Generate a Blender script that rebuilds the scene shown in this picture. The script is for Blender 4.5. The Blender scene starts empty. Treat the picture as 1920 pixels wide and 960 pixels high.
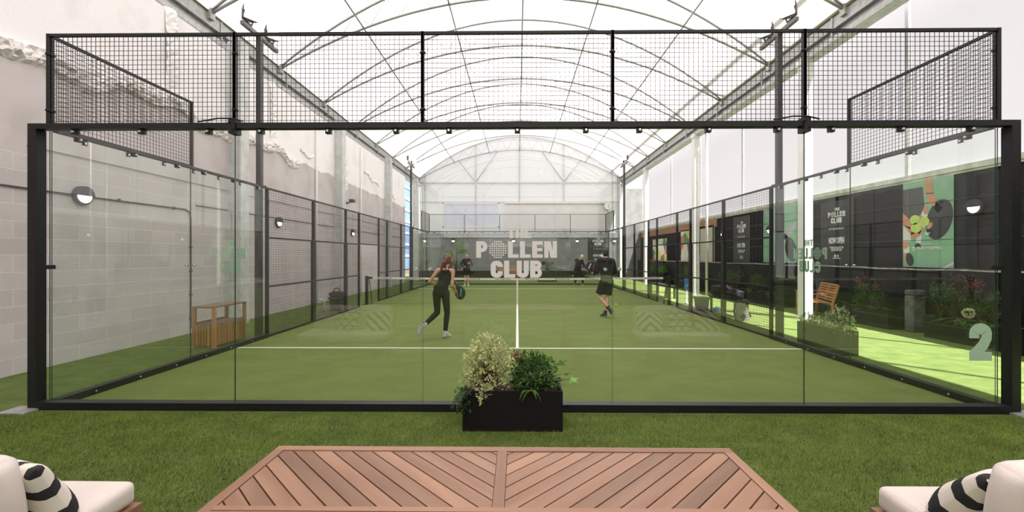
import bpy, bmesh, math, random
import numpy as np
from mathutils import Vector, Matrix

S = bpy.context.scene
COL = S.collection
PI = math.pi

# ------------------------------------------------------------------ camera, world, sun, exposure
CAM_H = 1.63
YAW = math.radians(0.7)
F_PX = 813.0
cam_d = bpy.data.cameras.new('camera')
cam_d.sensor_width = 36.0
cam_d.lens = 36.0 * F_PX / 1920.0
cam_d.clip_start = 0.05
cam_d.clip_end = 300
cam = bpy.data.objects.new('camera', cam_d)
cam.location = (0, 0, CAM_H)
cam.rotation_euler = (PI / 2, 0, YAW)
COL.objects.link(cam)
S.camera = cam

W = bpy.data.worlds.new('sky')
S.world = W
W.use_nodes = True
bgn = W.node_tree.nodes['Background']
bgn.inputs[0].default_value = (1.0, 0.965, 0.975, 1)
bgn.inputs[1].default_value = 0.9

sun_d = bpy.data.lights.new('sun', 'SUN')
sun_d.energy = 27.0
sun_d.angle = math.radians(0.6)
sun_d.color = (1.0, 0.94, 0.93)
sun = bpy.data.objects.new('sun', sun_d)
SUN_DIR = Vector((-1.0, 1.15, -3.1))
sun.rotation_euler = SUN_DIR.to_track_quat('-Z', 'Y').to_euler()
sun.location = (12, -12, 30)
COL.objects.link(sun)

S.view_settings.view_transform = 'Standard'
S.view_settings.look = 'None'
S.view_settings.exposure = 0.28
S.view_settings.gamma = 1.0
S.view_settings.use_curve_mapping = False
S.cycles.max_bounces = 10
S.cycles.transparent_max_bounces = 32
S.cycles.diffuse_bounces = 4
S.cycles.glossy_bounces = 4
S.cycles.use_denoising = True
S.cycles.caustics_reflective = False
S.cycles.caustics_refractive = False

# ------------------------------------------------------------------ helpers
def ray(px, py):
    x = (px - 960) / F_PX
    z = -(py - 480) / F_PX
    c, s = math.cos(YAW), math.sin(YAW)
    return Vector((x * c - s, x * s + c, z))

def at_y(px, py, Y):
    d = ray(px, py); t = Y / d.y
    return Vector((d.x * t, Y, CAM_H + d.z * t))

def at_x(px, py, X):
    d = ray(px, py); t = X / d.x
    return Vector((X, d.y * t, CAM_H + d.z * t))

def at_z(px, py, Z):
    d = ray(px, py); t = (Z - CAM_H) / d.z
    return Vector((d.x * t, d.y * t, Z))

MATS = {}
def principled(name):
    m = bpy.data.materials.new(name); m.use_nodes = True
    nt = m.node_tree
    return m, nt, nt.nodes['Principled BSDF'], nt.nodes['Material Output']

def N(nt, t, **kw):
    n = nt.nodes.new(t)
    for k, v in kw.items(): setattr(n, k, v)
    return n

def P(name, col, rough=0.6, metal=0.0, var=0.12, scale=8.0, bump=0.0, bscale=None, tint=0.0, spec=0.5, stretch=None, emit=0.0, detail=4.0):
    """Procedural principled material: noise-varied colour, optional bump, optional per-face tint attribute."""
    if name in MATS: return MATS[name]
    m, nt, b, out = principled(name)
    L = nt.links.new
    tc = N(nt, 'ShaderNodeTexCoord')
    mp = N(nt, 'ShaderNodeMapping')
    if stretch: mp.inputs['Scale'].default_value = stretch
    L(tc.outputs['Object'], mp.inputs['Vector'])
    nz = N(nt, 'ShaderNodeTexNoise'); nz.inputs['Scale'].default_value = scale; nz.inputs['Detail'].default_value = detail
    L(mp.outputs[0], nz.inputs['Vector'])
    mr = N(nt, 'ShaderNodeMapRange')
    mr.inputs['From Min'].default_value = 0.25; mr.inputs['From Max'].default_value = 0.75
    mr.inputs['To Min'].default_value = 1 - var; mr.inputs['To Max'].default_value = 1 + var
    L(nz.outputs[0], mr.inputs['Value'])
    vm = N(nt, 'ShaderNodeVectorMath', operation='SCALE')
    vm.inputs[0].default_value = col[:3]
    if tint:
        at = N(nt, 'ShaderNodeAttribute', attribute_name='tint')
        m2 = N(nt, 'ShaderNodeMath', operation='MULTIPLY_ADD')
        m2.inputs[1].default_value = tint; m2.inputs[2].default_value = 1 - tint / 2
        L(at.outputs['Fac'], m2.inputs[0])
        m3 = N(nt, 'ShaderNodeMath', operation='MULTIPLY')
        L(mr.outputs[0], m3.inputs[0]); L(m2.outputs[0], m3.inputs[1])
        L(m3.outputs[0], vm.inputs['Scale'])
    else:
        L(mr.outputs[0], vm.inputs['Scale'])
    L(vm.outputs[0], b.inputs['Base Color'])
    b.inputs['Roughness'].default_value = rough
    b.inputs['Metallic'].default_value = metal
    b.inputs['Specular IOR Level'].default_value = spec
    if emit:
        b.inputs['Emission Color'].default_value = (*col[:3], 1)
        b.inputs['Emission Strength'].default_value = emit
    if bump:
        n2 = N(nt, 'ShaderNodeTexNoise'); n2.inputs['Scale'].default_value = bscale or scale * 6; n2.inputs['Detail'].default_value = 6
        L(mp.outputs[0], n2.inputs['Vector'])
        bp = N(nt, 'ShaderNodeBump'); bp.inputs['Strength'].default_value = 1.0; bp.inputs['Distance'].default_value = bump
        L(n2.outputs[0], bp.inputs['Height']); L(bp.outputs[0], b.inputs['Normal'])
    MATS[name] = m
    return m

def glass_mat(name, tint, refl=1.0):
    m = bpy.data.materials.new(name); m.use_nodes = True
    nt = m.node_tree; L = nt.links.new
    nt.nodes.remove(nt.nodes['Principled BSDF'])
    out = nt.nodes['Material Output']
    tr = N(nt, 'ShaderNodeBsdfTransparent'); tr.inputs[0].default_value = (*tint, 1)
    gl = N(nt, 'ShaderNodeBsdfGlossy'); gl.inputs['Roughness'].default_value = 0.0
    gl.inputs[0].default_value = (1, 1, 1, 1)
    lw = N(nt, 'ShaderNodeLayerWeight'); lw.inputs['Blend'].default_value = 0.5
    pw = N(nt, 'ShaderNodeMath', operation='POWER'); pw.inputs[1].default_value = 5.0
    L(lw.outputs['Facing'], pw.inputs[0])
    ma = N(nt, 'ShaderNodeMath', operation='MULTIPLY_ADD'); ma.inputs[1].default_value = 0.8 * refl; ma.inputs[2].default_value = 0.042 * refl
    L(pw.outputs[0], ma.inputs[0])
    mx = N(nt, 'ShaderNodeMixShader')
    L(ma.outputs[0], mx.inputs[0]); L(tr.outputs[0], mx.inputs[1]); L(gl.outputs[0], mx.inputs[2])
    L(mx.outputs[0], out.inputs['Surface'])
    return m

def sheet_mat(name, col, translucent, transparent=0.0, gloss=0.0):
    """tensioned fabric / plastic sheet: diffuse + translucent (+ see-through share)"""
    m = bpy.data.materials.new(name); m.use_nodes = True
    nt = m.node_tree; L = nt.links.new
    nt.nodes.remove(nt.nodes['Principled BSDF'])
    out = nt.nodes['Material Output']
    df = N(nt, 'ShaderNodeBsdfDiffuse'); df.inputs[0].default_value = (*col, 1)
    tl = N(nt, 'ShaderNodeBsdfTranslucent'); tl.inputs[0].default_value = (*col, 1)
    mx = N(nt, 'ShaderNodeMixShader'); mx.inputs[0].default_value = translucent
    L(df.outputs[0], mx.inputs[1]); L(tl.outputs[0], mx.inputs[2])
    last = mx
    if transparent:
        tp = N(nt, 'ShaderNodeBsdfTransparent')
        m2 = N(nt, 'ShaderNodeMixShader'); m2.inputs[0].default_value = transparent
        L(mx.outputs[0], m2.inputs[1]); L(tp.outputs[0], m2.inputs[2]); last = m2
    L(last.outputs[0], out.inputs['Surface'])
    return m

class MB:
    """collects geometry, builds ONE mesh object"""
    def __init__(s):
        s.v = []; s.f = []; s.m = []; s.t = []; s.sm = []
    def add(s, vs, fs, mi=0, tint=0.5, smooth=False):
        o = len(s.v)
        s.v.extend([tuple(p) for p in vs])
        for f in fs:
            s.f.append([o + i for i in f]); s.m.append(mi); s.t.append(tint); s.sm.append(smooth)
        return s
    def box(s, x0, x1, y0, y1, z0, z1, mi=0, tint=0.5):
        if x0 > x1: x0, x1 = x1, x0
        if y0 > y1: y0, y1 = y1, y0
        if z0 > z1: z0, z1 = z1, z0
        vs = [(x, y, z) for z in (z0, z1) for y in (y0, y1) for x in (x0, x1)]
        return s.add(vs, [(0, 2, 3, 1), (4, 5, 7, 6), (0, 1, 5, 4), (2, 6, 7, 3), (0, 4, 6, 2), (1, 3, 7, 5)], mi, tint)
    def rbox(s, x0, x1, y0, y1, z0, z1, r=0.02, seg=3, mi=0, mat=None, puff=0.0):
        """box with rounded edges, optionally puffed faces"""
        n = 14 if puff else 6 + 2 * seg
        c = Vector(((x0 + x1) / 2, (y0 + y1) / 2, (z0 + z1) / 2)); h = Vector((abs(x1 - x0) / 2, abs(y1 - y0) / 2, abs(z1 - z0) / 2))
        def grid(hh):
            rr = min(r, hh * .98); k = max(2, n // 4)
            a = [-hh + rr * (1 - math.cos(PI / 2 * i / k)) for i in range(k + 1)]
            m = [(-hh + rr) + (2 * hh - 2 * rr) * i / (n // 2) for i in range(1, n // 2)]
            return a + m + [-q for q in a[::-1]]
        bm = bmesh.new(); cache = {}
        G = [grid(h[i]) for i in range(3)]
        def vert(p):
            key = tuple(round(q, 6) for q in p)
            if key not in cache:
                inn = Vector([max(-(h[i] - min(r, h[i] * .98)), min(h[i] - min(r, h[i] * .98), p[i])) for i in range(3)])
                d = Vector(p) - inn; q = inn + (d.normalized() * min(r, min(h) * .98) if d.length > 1e-9 else d)
                if puff:
                    u = [p[i] / h[i] for i in range(3)]; q = Vector(q)
                    for i in range(3):
                        a, b2 = [j for j in range(3) if j != i]
                        q[i] += math.copysign(1, u[i]) * abs(u[i]) ** 3 * puff * (1 - u[a] ** 2) * (1 - u[b2] ** 2)
                cache[key] = bm.verts.new(c + q)
            return cache[key]
        for ax in range(3):
            a, b2 = (ax + 1) % 3, (ax + 2) % 3
            for sg in (-1, 1):
                for i in range(len(G[a]) - 1):
                    for j in range(len(G[b2]) - 1):
                        qs = []
                        for (ii, jj) in ((i, j), (i + 1, j), (i + 1, j + 1), (i, j + 1)):
                            p = [0, 0, 0]; p[ax] = sg * h[ax]; p[a] = G[a][ii]; p[b2] = G[b2][jj]; qs.append(vert(p))
                        if sg < 0: qs = qs[::-1]
                        if len(set(qs)) == 4:
                            try: bm.faces.new(qs)
                            except ValueError: pass
        s.frombm(bm, mi, mat, smooth=True); bm.free(); return s
    def frombm(s, bm, mi=0, mat=None, smooth=False, tint=0.5):
        bm.verts.index_update()
        vs = [(mat @ v.co if mat else v.co) for v in bm.verts]
        return s.add(vs, [[v.index for v in f.verts] for f in bm.faces], mi, tint, smooth)
    def beam(s, p0, p1, w, h=None, up=(0, 0, 1), mi=0, tint=0.5):
        p0, p1 = Vector(p0), Vector(p1); h = h or w
        d = (p1 - p0).normalized(); u = Vector(up)
        if abs(d.dot(u)) > 0.98: u = Vector((0, 1, 0))
        a = d.cross(u).normalized(); b = a.cross(d).normalized()
        vs = []
        for p in (p0, p1):
            for (i, j) in ((-1, -1), (1, -1), (1, 1), (-1, 1)): vs.append(p + a * i * w / 2 + b * j * h / 2)
        return s.add(vs, [(0, 1, 2, 3), (7, 6, 5, 4), (0, 4, 5, 1), (1, 5, 6, 2), (2, 6, 7, 3), (3, 7, 4, 0)], mi, tint)
    def tube(s, pts, r, n=8, mi=0, tint=0.5, caps=True, smooth=True):
        pts = [Vector(p) for p in pts]; rs = r if isinstance(r, (list, tuple)) else [r] * len(pts)
        vs = []; prev = None
        for i, p in enumerate(pts):
            d = (pts[min(i + 1, len(pts) - 1)] - pts[max(i - 1, 0)])
            if d.length < 1e-9: d = Vector((0, 0, 1))
            d.normalize()
            if prev is None:
                u = Vector((0, 0, 1)) if abs(d.z) < 0.9 else Vector((0, 1, 0))
                a = d.cross(u).normalized()
            else:
                a = (prev - d * prev.dot(d))
                a = a.normalized() if a.length > 1e-6 else d.orthogonal().normalized()
            prev = a; b = d.cross(a)
            for k in range(n):
                an = 2 * PI * k / n
                vs.append(p + (a * math.cos(an) + b * math.sin(an)) * rs[i])
        fs = []
        for i in range(len(pts) - 1):
            for k in range(n):
                k2 = (k + 1) % n
                fs.append((i * n + k, i * n + k2, (i + 1) * n + k2, (i + 1) * n + k))
        s.add(vs, fs, mi, tint, smooth)
        if caps:
            o = len(s.v) - len(vs)
            for f in ([o + k for k in range(n)][::-1], [o + (len(pts) - 1) * n + k for k in range(n)]):
                s.f.append(f); s.m.append(mi); s.t.append(tint); s.sm.append(False)
        return s
    def cyl(s, c, r, h, axis=(0, 0, 1), n=20, mi=0, r2=None, tint=0.5):
        c = Vector(c); a = Vector(axis).normalized()
        return s.tube([c, c + a * h], [r, r if r2 is None else r2], n, mi, tint)
    def ell(s, c, r, nu=20, nv=12, mi=0, rot=None, tint=0.5):
        vs = []; fs = []
        R = rot or Matrix.Identity(3)
        c = Vector(c)
        for j in range(nv + 1):
            th = PI * j / nv
            for i in range(nu):
                ph = 2 * PI * i / nu
                q = Vector((r[0] * math.sin(th) * math.cos(ph), r[1] * math.sin(th) * math.sin(ph), r[2] * math.cos(th)))
                vs.append(c + R @ q)
        for j in range(nv):
            for i in range(nu):
                i2 = (i + 1) % nu
                fs.append((j * nu + i, (j + 1) * nu + i, (j + 1) * nu + i2, j * nu + i2))
        return s.add(vs, fs, mi, tint, True)
    def prism(s, poly, fn, t, mi=0, tint=0.5):
        """poly: 2-D points; fn(u, v, w) -> 3-D; extruded w = 0..t"""
        n = len(poly)
        vs = [fn(u, v, 0) for u, v in poly] + [fn(u, v, t) for u, v in poly]
        fs = [list(range(n))[::-1], list(range(n, 2 * n))] + [(i, (i + 1) % n, n + (i + 1) % n, n + i) for i in range(n)]
        return s.add(vs, fs, mi, tint)
    def build(s, name, mats, parent=None, world=False, loc=None):
        me = bpy.data.meshes.new(name)
        vs = s.v
        if world and parent is not None:
            inv = parent.matrix_basis.inverted()
            if parent.parent: inv = inv @ parent.parent.matrix_basis.inverted()
            vs = [tuple(inv @ Vector(p)) for p in vs]
        if loc is not None: vs = [(p[0] - loc[0], p[1] - loc[1], p[2] - loc[2]) for p in vs]
        me.from_pydata(vs, [], s.f)
        if not isinstance(mats, (list, tuple)): mats = [mats]
        for m in mats: me.materials.append(m)
        me.polygons.foreach_set('material_index', s.m)
        me.polygons.foreach_set('use_smooth', s.sm)
        a = me.attributes.new('tint', 'FLOAT', 'FACE'); a.data.foreach_set('value', s.t)
        me.update()
        o = bpy.data.objects.new(name, me); COL.objects.link(o)
        if parent is not None: o.parent = parent
        if loc is not None: o.location = loc
        return o

def tag(o, label=None, cat=None, group=None, kind=None):
    if label: o['label'] = label
    if cat: o['category'] = cat
    if group: o['group'] = group
    if kind: o['kind'] = kind
    return o

def thing(name, label, cat, loc=(0, 0, 0), rz=0.0, group=None):
    o = bpy.data.objects.new(name, None); COL.objects.link(o)
    o.empty_display_size = 0.1
    o.location = loc; o.rotation_euler = (0, 0, rz)
    o.matrix_basis = Matrix.Translation(loc) @ Matrix.Rotation(rz, 4, 'Z')
    return tag(o, label, cat, group)

def struct(name, mb, mats, label=None, loc=None):
    o = mb.build(name, mats, loc=loc); o['kind'] = 'structure'
    if label: o['label'] = label
    return o

def kids(o): return list(o.children)

def dup(o, label=None, loc=None, rz=None, parent=None, mirror=False):
    c = o.copy(); COL.objects.link(c)
    if parent is not None: c.parent = parent
    for ch in kids(o): dup(ch, parent=c)
    if label: c['label'] = label
    if loc is not None: c.location = loc
    if rz is not None: c.rotation_euler = (0, 0, rz)
    return c

# ---- block lettering -------------------------------------------------------------
def stroke(path, s):
    """centre line -> list of quads of width s"""
    P2 = [Vector(path[0])]
    for p in path[1:]:
        if (Vector(p) - P2[-1]).length > .02: P2.append(Vector(p))
    n = len(P2); L = []; R = []
    for i in range(n):
        if i == 0: d = (P2[1] - P2[0]).normalized(); k = 1
        elif i == n - 1: d = (P2[-1] - P2[-2]).normalized(); k = 1
        else:
            a = (P2[i] - P2[i - 1]).normalized(); b = (P2[i + 1] - P2[i]).normalized(); d = (a + b).normalized(); k = 1 / max(0.5, d.dot(b))
        nn = Vector((-d.y, d.x)) * s / 2 * k
        L.append(P2[i] + nn); R.append(P2[i] - nn)
    return [[tuple(R[i]), tuple(R[i + 1]), tuple(L[i + 1]), tuple(L[i])] for i in range(n - 1)]

def arc(cx, cy, rx, ry, a0, a1, n=8):
    return [(cx + rx * math.cos(math.radians(a0 + (a1 - a0) * i / n)), cy + ry * math.sin(math.radians(a0 + (a1 - a0) * i / n))) for i in range(n + 1)]

def rect(x0, y0, x1, y1): return [(x0, y0), (x1, y0), (x1, y1), (x0, y1)]

def glyph(ch, s=0.27, w=0.64):
    h = s / 2
    if ch == 'T': return [rect(0, 1 - s * .8, w, 1), rect(w / 2 - h, 0, w / 2 + h, 1 - s * .8)], w
    if ch == 'H': return [rect(0, 0, s, 1), rect(w - s, 0, w, 1), rect(s, .5 - h * .8, w - s, .5 + h * .8)], w
    if ch == 'E': return [rect(0, 0, s, 1), rect(s, 0, w * .92, s * .78), rect(s, 1 - s * .78, w * .92, 1), rect(s, .5 - s * .36, w * .88, .5 + s * .36)], w * .94
    if ch == 'L': return [rect(0, 0, s, 1), rect(s, 0, w * .92, s * .78)], w * .94
    if ch == 'N': return [rect(0, 0, s * .85, 1), rect(w - s * .85 + .06, 0, w + .06, 1), [(s * .85 - .1, 1), (w + .06 - s * .85 - .12, 0), (w + .06 - s * .85 + .1, 0), (s * .85 + .12, 1)]], w + .06
    if ch == 'P':
        pts = [(s, 1 - h * .8), (w - .3, 1 - h * .8)] + arc(w - .3, .68, .3 - h, .32 - h * .8, 90, -90) + [(s, .36 + h * .8)]
        return [rect(0, 0, s, 1)] + stroke(pts, s * .85), w
    if ch == 'B':
        p1 = [(s, 1 - h * .8), (w - .28, 1 - h * .8)] + arc(w - .28, .74, .27 - h, .26 - h * .8, 90, -90) + [(s, .48 + h * .8)]
        p2 = [(s, .5), (w - .27, .5)] + arc(w - .27, .255, .29 - h, .245 - .01, 90, -90) + [(s, h * .8)]
        p2 = [(s, .52 - h * .2), (w - .27, .52 - h * .2)] + arc(w - .27, .30, .28 - h, .30 - h * .8, 90, -90) + [(s, h * .8)]
        return [rect(0, 0, s, 1)] + stroke(p1, s * .8) + stroke(p2, s * .8), w + .01
    if ch == 'C':
        r = w / 2 - h
        p = [(w - h, .64), (w - h, 1 - .3)] + arc(w / 2, .7, r, .3 - h, 0, 180)[1:] + arc(w / 2, .3, r, .3 - h, 180, 360) + [(w - h, .38)]
        return stroke(p, s), w
    if ch == 'U':
        r = w / 2 - h
        p = [(h, 1), (h, .3)] + arc(w / 2, .3, r, .3 - h, 180, 360)[1:] + [(w - h, 1)]
        return stroke(p, s), w
    if ch == '2':
        r = w / 2 - h
        p = [(h, .6), (h, .72)] + arc(w / 2, .72, r, .28 - h, 180, 0)[1:] + [(w - h * 1.05, .6), (w * .62, .42), (h + .04, .2), (h, .05)]
        return stroke(p, s) + [rect(0, 0, w, s * .8)], w
    return [], w

def word(mb, txt, fn, x, y, hgt, width, t, mi=0):
    """lay a word out centred on x, baseline y, scaled to width; 'o' in POLLEN is the dotted ball"""
    gs = []; tot = 0; gap = .07
    for ch in txt:
        if ch == 'o': gs.append(('ball', .98)); tot += .98 + gap
        else:
            g, w = glyph(ch); gs.append((g, w)); tot += w + gap
    tot -= gap
    sx = width / tot; cx = x - width / 2; cnt = [0]; fn0 = fn
    def fn(u, v, w): return fn0(u, v, w + cnt[0] * .00004)
    for g, w in gs:
        if g == 'ball':
            n = 8
            for i in range(n):
                for j in range(n):
                    a, b = (i - 3.5) / 3.5, (j - 3.5) / 3.5
                    if a * a + b * b > 1.28: continue
                    r = .052
                    c0 = cx + (w / 2 + a * .43) * sx; c1 = y + (.5 + b * .47) * hgt
                    mb.prism([(c0 + r * hgt * math.cos(q * PI / 4), c1 + r * hgt * math.sin(q * PI / 4)) for q in range(8)], fn, t, mi)
        else:
            for q in g:
                mb.prism([(cx + u * sx, y + v * hgt) for u, v in q], fn, t, mi); cnt[0] += 1
        cx += (w + gap) * sx
    return mb

def logo(mb, fn, t, width=0.85, height=0.51, mi=0):
    """THE / POLLEN / CLUB block, centred at u=0, v=0 (logo centre)"""
    k = height / 0.93
    word(mb, 'THE', fn, 0.055 * k, 0.29 * k, 0.175 * k, 0.30 * width, t, mi)
    word(mb, 'PoLLEN', fn, 0, -0.085 * k, 0.315 * k, width, t, mi)
    word(mb, 'CLUB', fn, 0.0 * k, -0.465 * k, 0.325 * k, 0.64 * width, t, mi)
    return mb

def text_mb(mb, txt, fn, x, y, hgt, width=None, t=0.0015, mi=0, bold=0.0):
    """small lettering with the built-in font"""
    cu = bpy.data.curves.new('lettering', 'FONT'); cu.body = txt; cu.size = 1.0; cu.offset = bold; cu.resolution_u = 2
    ob = bpy.data.objects.new('lettering', cu)
    me = bpy.data.meshes.new_from_object(ob)
    xs = [v.co.x for v in me.vertices]; ys = [v.co.y for v in me.vertices]
    w0 = max(xs) - min(xs); h0 = 0.72
    sy = hgt / h0; sx = (width / w0) if width else sy * .85
    cx = (max(xs) + min(xs)) / 2
    vs = [fn(x + (v.co.x - cx) * sx, y + v.co.y * sy, t) for v in me.vertices]
    mb.add(vs, [list(p.vertices) for p in me.polygons], mi)
    bpy.data.objects.remove(ob); bpy.data.curves.remove(cu); bpy.data.meshes.remove(me)
    return mb
# ------------------------------------------------------------------ materials of the setting
def turf(name, c1, c2, scale, bump, fine=260.0):
    m, nt, b, out = principled(name); L = nt.links.new
    tc = N(nt, 'ShaderNodeTexCoord')
    n1 = N(nt, 'ShaderNodeTexNoise'); n1.inputs['Scale'].default_value = fine; n1.inputs['Detail'].default_value = 3
    n2 = N(nt, 'ShaderNodeTexNoise'); n2.inputs['Scale'].default_value = scale; n2.inputs['Detail'].default_value = 6; n2.inputs['Roughness'].default_value = .65
    mp = N(nt, 'ShaderNodeMapping'); mp.inputs['Scale'].default_value = (1, 1.4, 1)
    L(tc.outputs['Object'], mp.inputs[0]); L(mp.outputs[0], n1.inputs['Vector']); L(mp.outputs[0], n2.inputs['Vector'])
    ad = N(nt, 'ShaderNodeMath', operation='MULTIPLY_ADD'); ad.inputs[1].default_value = .55
    hf = N(nt, 'ShaderNodeMath', operation='MULTIPLY'); hf.inputs[1].default_value = .45
    L(n2.outputs[0], hf.inputs[0]); L(n1.outputs[0], ad.inputs[0]); L(hf.outputs[0], ad.inputs[2])
    cr = N(nt, 'ShaderNodeMapRange'); cr.inputs['From Min'].default_value = .36; cr.inputs['From Max'].default_value = .64
    L(ad.outputs[0], cr.inputs[0])
    mx = N(nt, 'ShaderNodeMix', data_type='RGBA'); mx.inputs[6].default_value = (*c1, 1); mx.inputs[7].default_value = (*c2, 1)
    L(cr.outputs[0], mx.inputs[0]); L(mx.outputs[2], b.inputs['Base Color'])
    b.inputs['Roughness'].default_value = .85; b.inputs['Specular IOR Level'].default_value = .2
    bp = N(nt, 'ShaderNodeBump'); bp.inputs['Distance'].default_value = bump
    L(n1.outputs[0], bp.inputs['Height']); L(bp.outputs[0], b.inputs['Normal'])
    return m

M_court = turf('court_turf', (.110, .154, .036), (.172, .232, .064), 1.6, .006, 240)
M_lawn = turf('lawn_turf', (.066, .116, .018), (.205, .262, .080), 3.0, .012, 170)
M_black = P('black_steel', (.008, .008, .009), .45, 0, .2, 6, spec=.35)
M_dark = P('dark_grey_steel', (.028, .026, .026), .45, .1, .15, 5)
M_wire = P('black_wire', (.014, .012, .012), .5, 0, .1, 5)
M_galv = P('galvanised_steel', (.42, .43, .42), .45, .35, .22, 9, bump=.0006, bscale=60)
M_tube = P('galvanised_tube', (.36, .38, .36), .4, .4, .12, 20)
M_olive = P('olive_gutter_edge', (.12, .12, .05), .6, 0, .2, 6)
M_canopy = sheet_mat('canopy_membrane', (.92, .88, .905), .22)
M_curtain = sheet_mat('translucent_sheeting', (.33, .305, .315), .30, .60)
M_gable = sheet_mat('gable_sheeting', (.72, .715, .74), .42, .0)
M_white = P('white_paint', (.80, .79, .77), .5, 0, .06, 4, bump=.002, bscale=12)
M_chrome = P('brushed_chrome', (.6, .6, .58), .25, 1, .08, 30)
M_line = P('white_court_line', (.78, .76, .72), .8, 0, .08, 40)
M_blackwall = P('black_painted_boards', (.016, .016, .018), .6, 0, .35, 3, bump=.0012, bscale=30, spec=.12)
M_blackmas = P('black_painted_masonry', (.012, .012, .013), .5, 0, .4, 4, bump=.006, bscale=9, spec=.12)
M_cladding = P('grey_ribbed_cladding', (.25, .255, .25), .5, .1, .22, 2)
M_coping = P('weathered_white_coping', (.50, .52, .45), .7, 0, .35, 5, bump=.01, bscale=8)
M_conduit = P('grey_conduit', (.09, .09, .09), .5, 0, .2, 10)
M_orange = P('terracotta_brick', (.42, .20, .11), .8, 0, .5, 14, bump=.01)

def wall_mat():
    """left party wall: block courses below, bare concrete above them, pale render with the sun patch painted in on top"""
    m, nt, b, out = principled('party_wall'); L = nt.links.new
    tc = N(nt, 'ShaderNodeTexCoord'); sp = N(nt, 'ShaderNodeSeparateXYZ'); L(tc.outputs['Object'], sp.inputs[0])
    cb = N(nt, 'ShaderNodeCombineXYZ'); L(sp.outputs['Y'], cb.inputs['X']); L(sp.outputs['Z'], cb.inputs['Y'])
    br = N(nt, 'ShaderNodeTexBrick'); L(cb.outputs[0], br.inputs['Vector'])
    br.inputs['Scale'].default_value = 1.0; br.inputs['Brick Width'].default_value = .9; br.inputs['Row Height'].default_value = .235
    br.inputs['Mortar Size'].default_value = .006; br.inputs['Mortar Smooth'].default_value = .4
    br.inputs['Color1'].default_value = (.62, .57, .565, 1); br.inputs['Color2'].default_value = (.55, .505, .50, 1); br.inputs['Mortar'].default_value = (.74, .69, .68, 1)
    n1 = N(nt, 'ShaderNodeTexNoise'); n1.inputs['Scale'].default_value = 1.3; n1.inputs['Detail'].default_value = 8; L(tc.outputs['Object'], n1.inputs['Vector'])
    n3 = N(nt, 'ShaderNodeTexNoise'); n3.inputs['Scale'].default_value = 30; n3.inputs['Detail'].default_value = 5; L(tc.outputs['Object'], n3.inputs['Vector'])
    def mix(a, bb, fac):
        x = N(nt, 'ShaderNodeMix', data_type='RGBA')
        for i, q in ((6, a), (7, bb)):
            if isinstance(q, tuple): x.inputs[i].default_value = (*q, 1)
            else: L(q, x.inputs[i])
        L(fac, x.inputs[0]); return x.outputs[2]
    def step(v, lo, hi):
        r = N(nt, 'ShaderNodeMapRange'); r.inputs['From Min'].default_value = lo; r.inputs['From Max'].default_value = hi; L(v, r.inputs[0]); return r.outputs[0]
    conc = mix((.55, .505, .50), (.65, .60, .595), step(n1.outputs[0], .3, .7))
    # jagged lower edge of the sun patch painted into the render colour
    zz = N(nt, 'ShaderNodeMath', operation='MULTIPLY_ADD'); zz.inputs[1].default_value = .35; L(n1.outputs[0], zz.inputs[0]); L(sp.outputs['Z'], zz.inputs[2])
    sunlit_rend = mix((.92, .895, .90), (.97, .95, .955), step(n3.outputs[0], .3, .7))
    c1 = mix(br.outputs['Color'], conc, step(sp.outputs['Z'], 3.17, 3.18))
    c2 = mix(c1, sunlit_rend, step(zz.outputs[0], 4.76, 4.80))
    dm = N(nt, 'ShaderNodeMix', data_type='RGBA', blend_type='MULTIPLY'); dm.inputs[0].default_value = .35
    L(c2, dm.inputs[6])
    g = mix((.72, .70, .68), (1, 1, 1), step(n1.outputs[0], .32, .5)); L(g, dm.inputs[7])
    L(dm.outputs[2], b.inputs['Base Color'])
    b.inputs['Roughness'].default_value = .85
    h = N(nt, 'ShaderNodeMath', operation='MULTIPLY_ADD'); h.inputs[1].default_value = -.5
    mk = N(nt, 'ShaderNodeMath', operation='MULTIPLY'); L(br.outputs['Fac'], mk.inputs[0]); iv = N(nt, 'ShaderNodeMath', operation='LESS_THAN'); iv.inputs[1].default_value = 3.17; L(sp.outputs['Z'], iv.inputs[0]); L(iv.outputs[0], mk.inputs[1]); L(mk.outputs[0], h.inputs[0]); L(n3.outputs[0], h.inputs[2])
    bp = N(nt, 'ShaderNodeBump'); bp.inputs['Distance'].default_value = .006; bp.inputs['Strength'].default_value = .6
    L(h.outputs[0], bp.inputs['Height']); L(bp.outputs[0], b.inputs['Normal'])
    return m
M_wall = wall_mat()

XC = .17              # canopy centre line
XL, XR = -7.13, 7.45  # gutters
YB0, YB1 = -30.0, 31.6
# floor
mb = MB(); mb.box(-12, 14, -31, 40, -.2, 0); struct('floor', mb, M_lawn)
mb = MB(); mb.box(-5, 5, 4.56, 24.6, .0, .006); o = struct('floor_court_turf', mb, M_court)
# court lines
for nm, q in (('trim_line_near', (-4.95, 4.95, 7.60, 7.65)), ('trim_line_far', (-4.95, 4.95, 21.50, 21.55)), ('trim_line_centre', (-.025, .025, 7.65, 21.5))):
    mb = MB(); mb.box(*q, .006, .010); struct(nm, mb, M_line)

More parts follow.
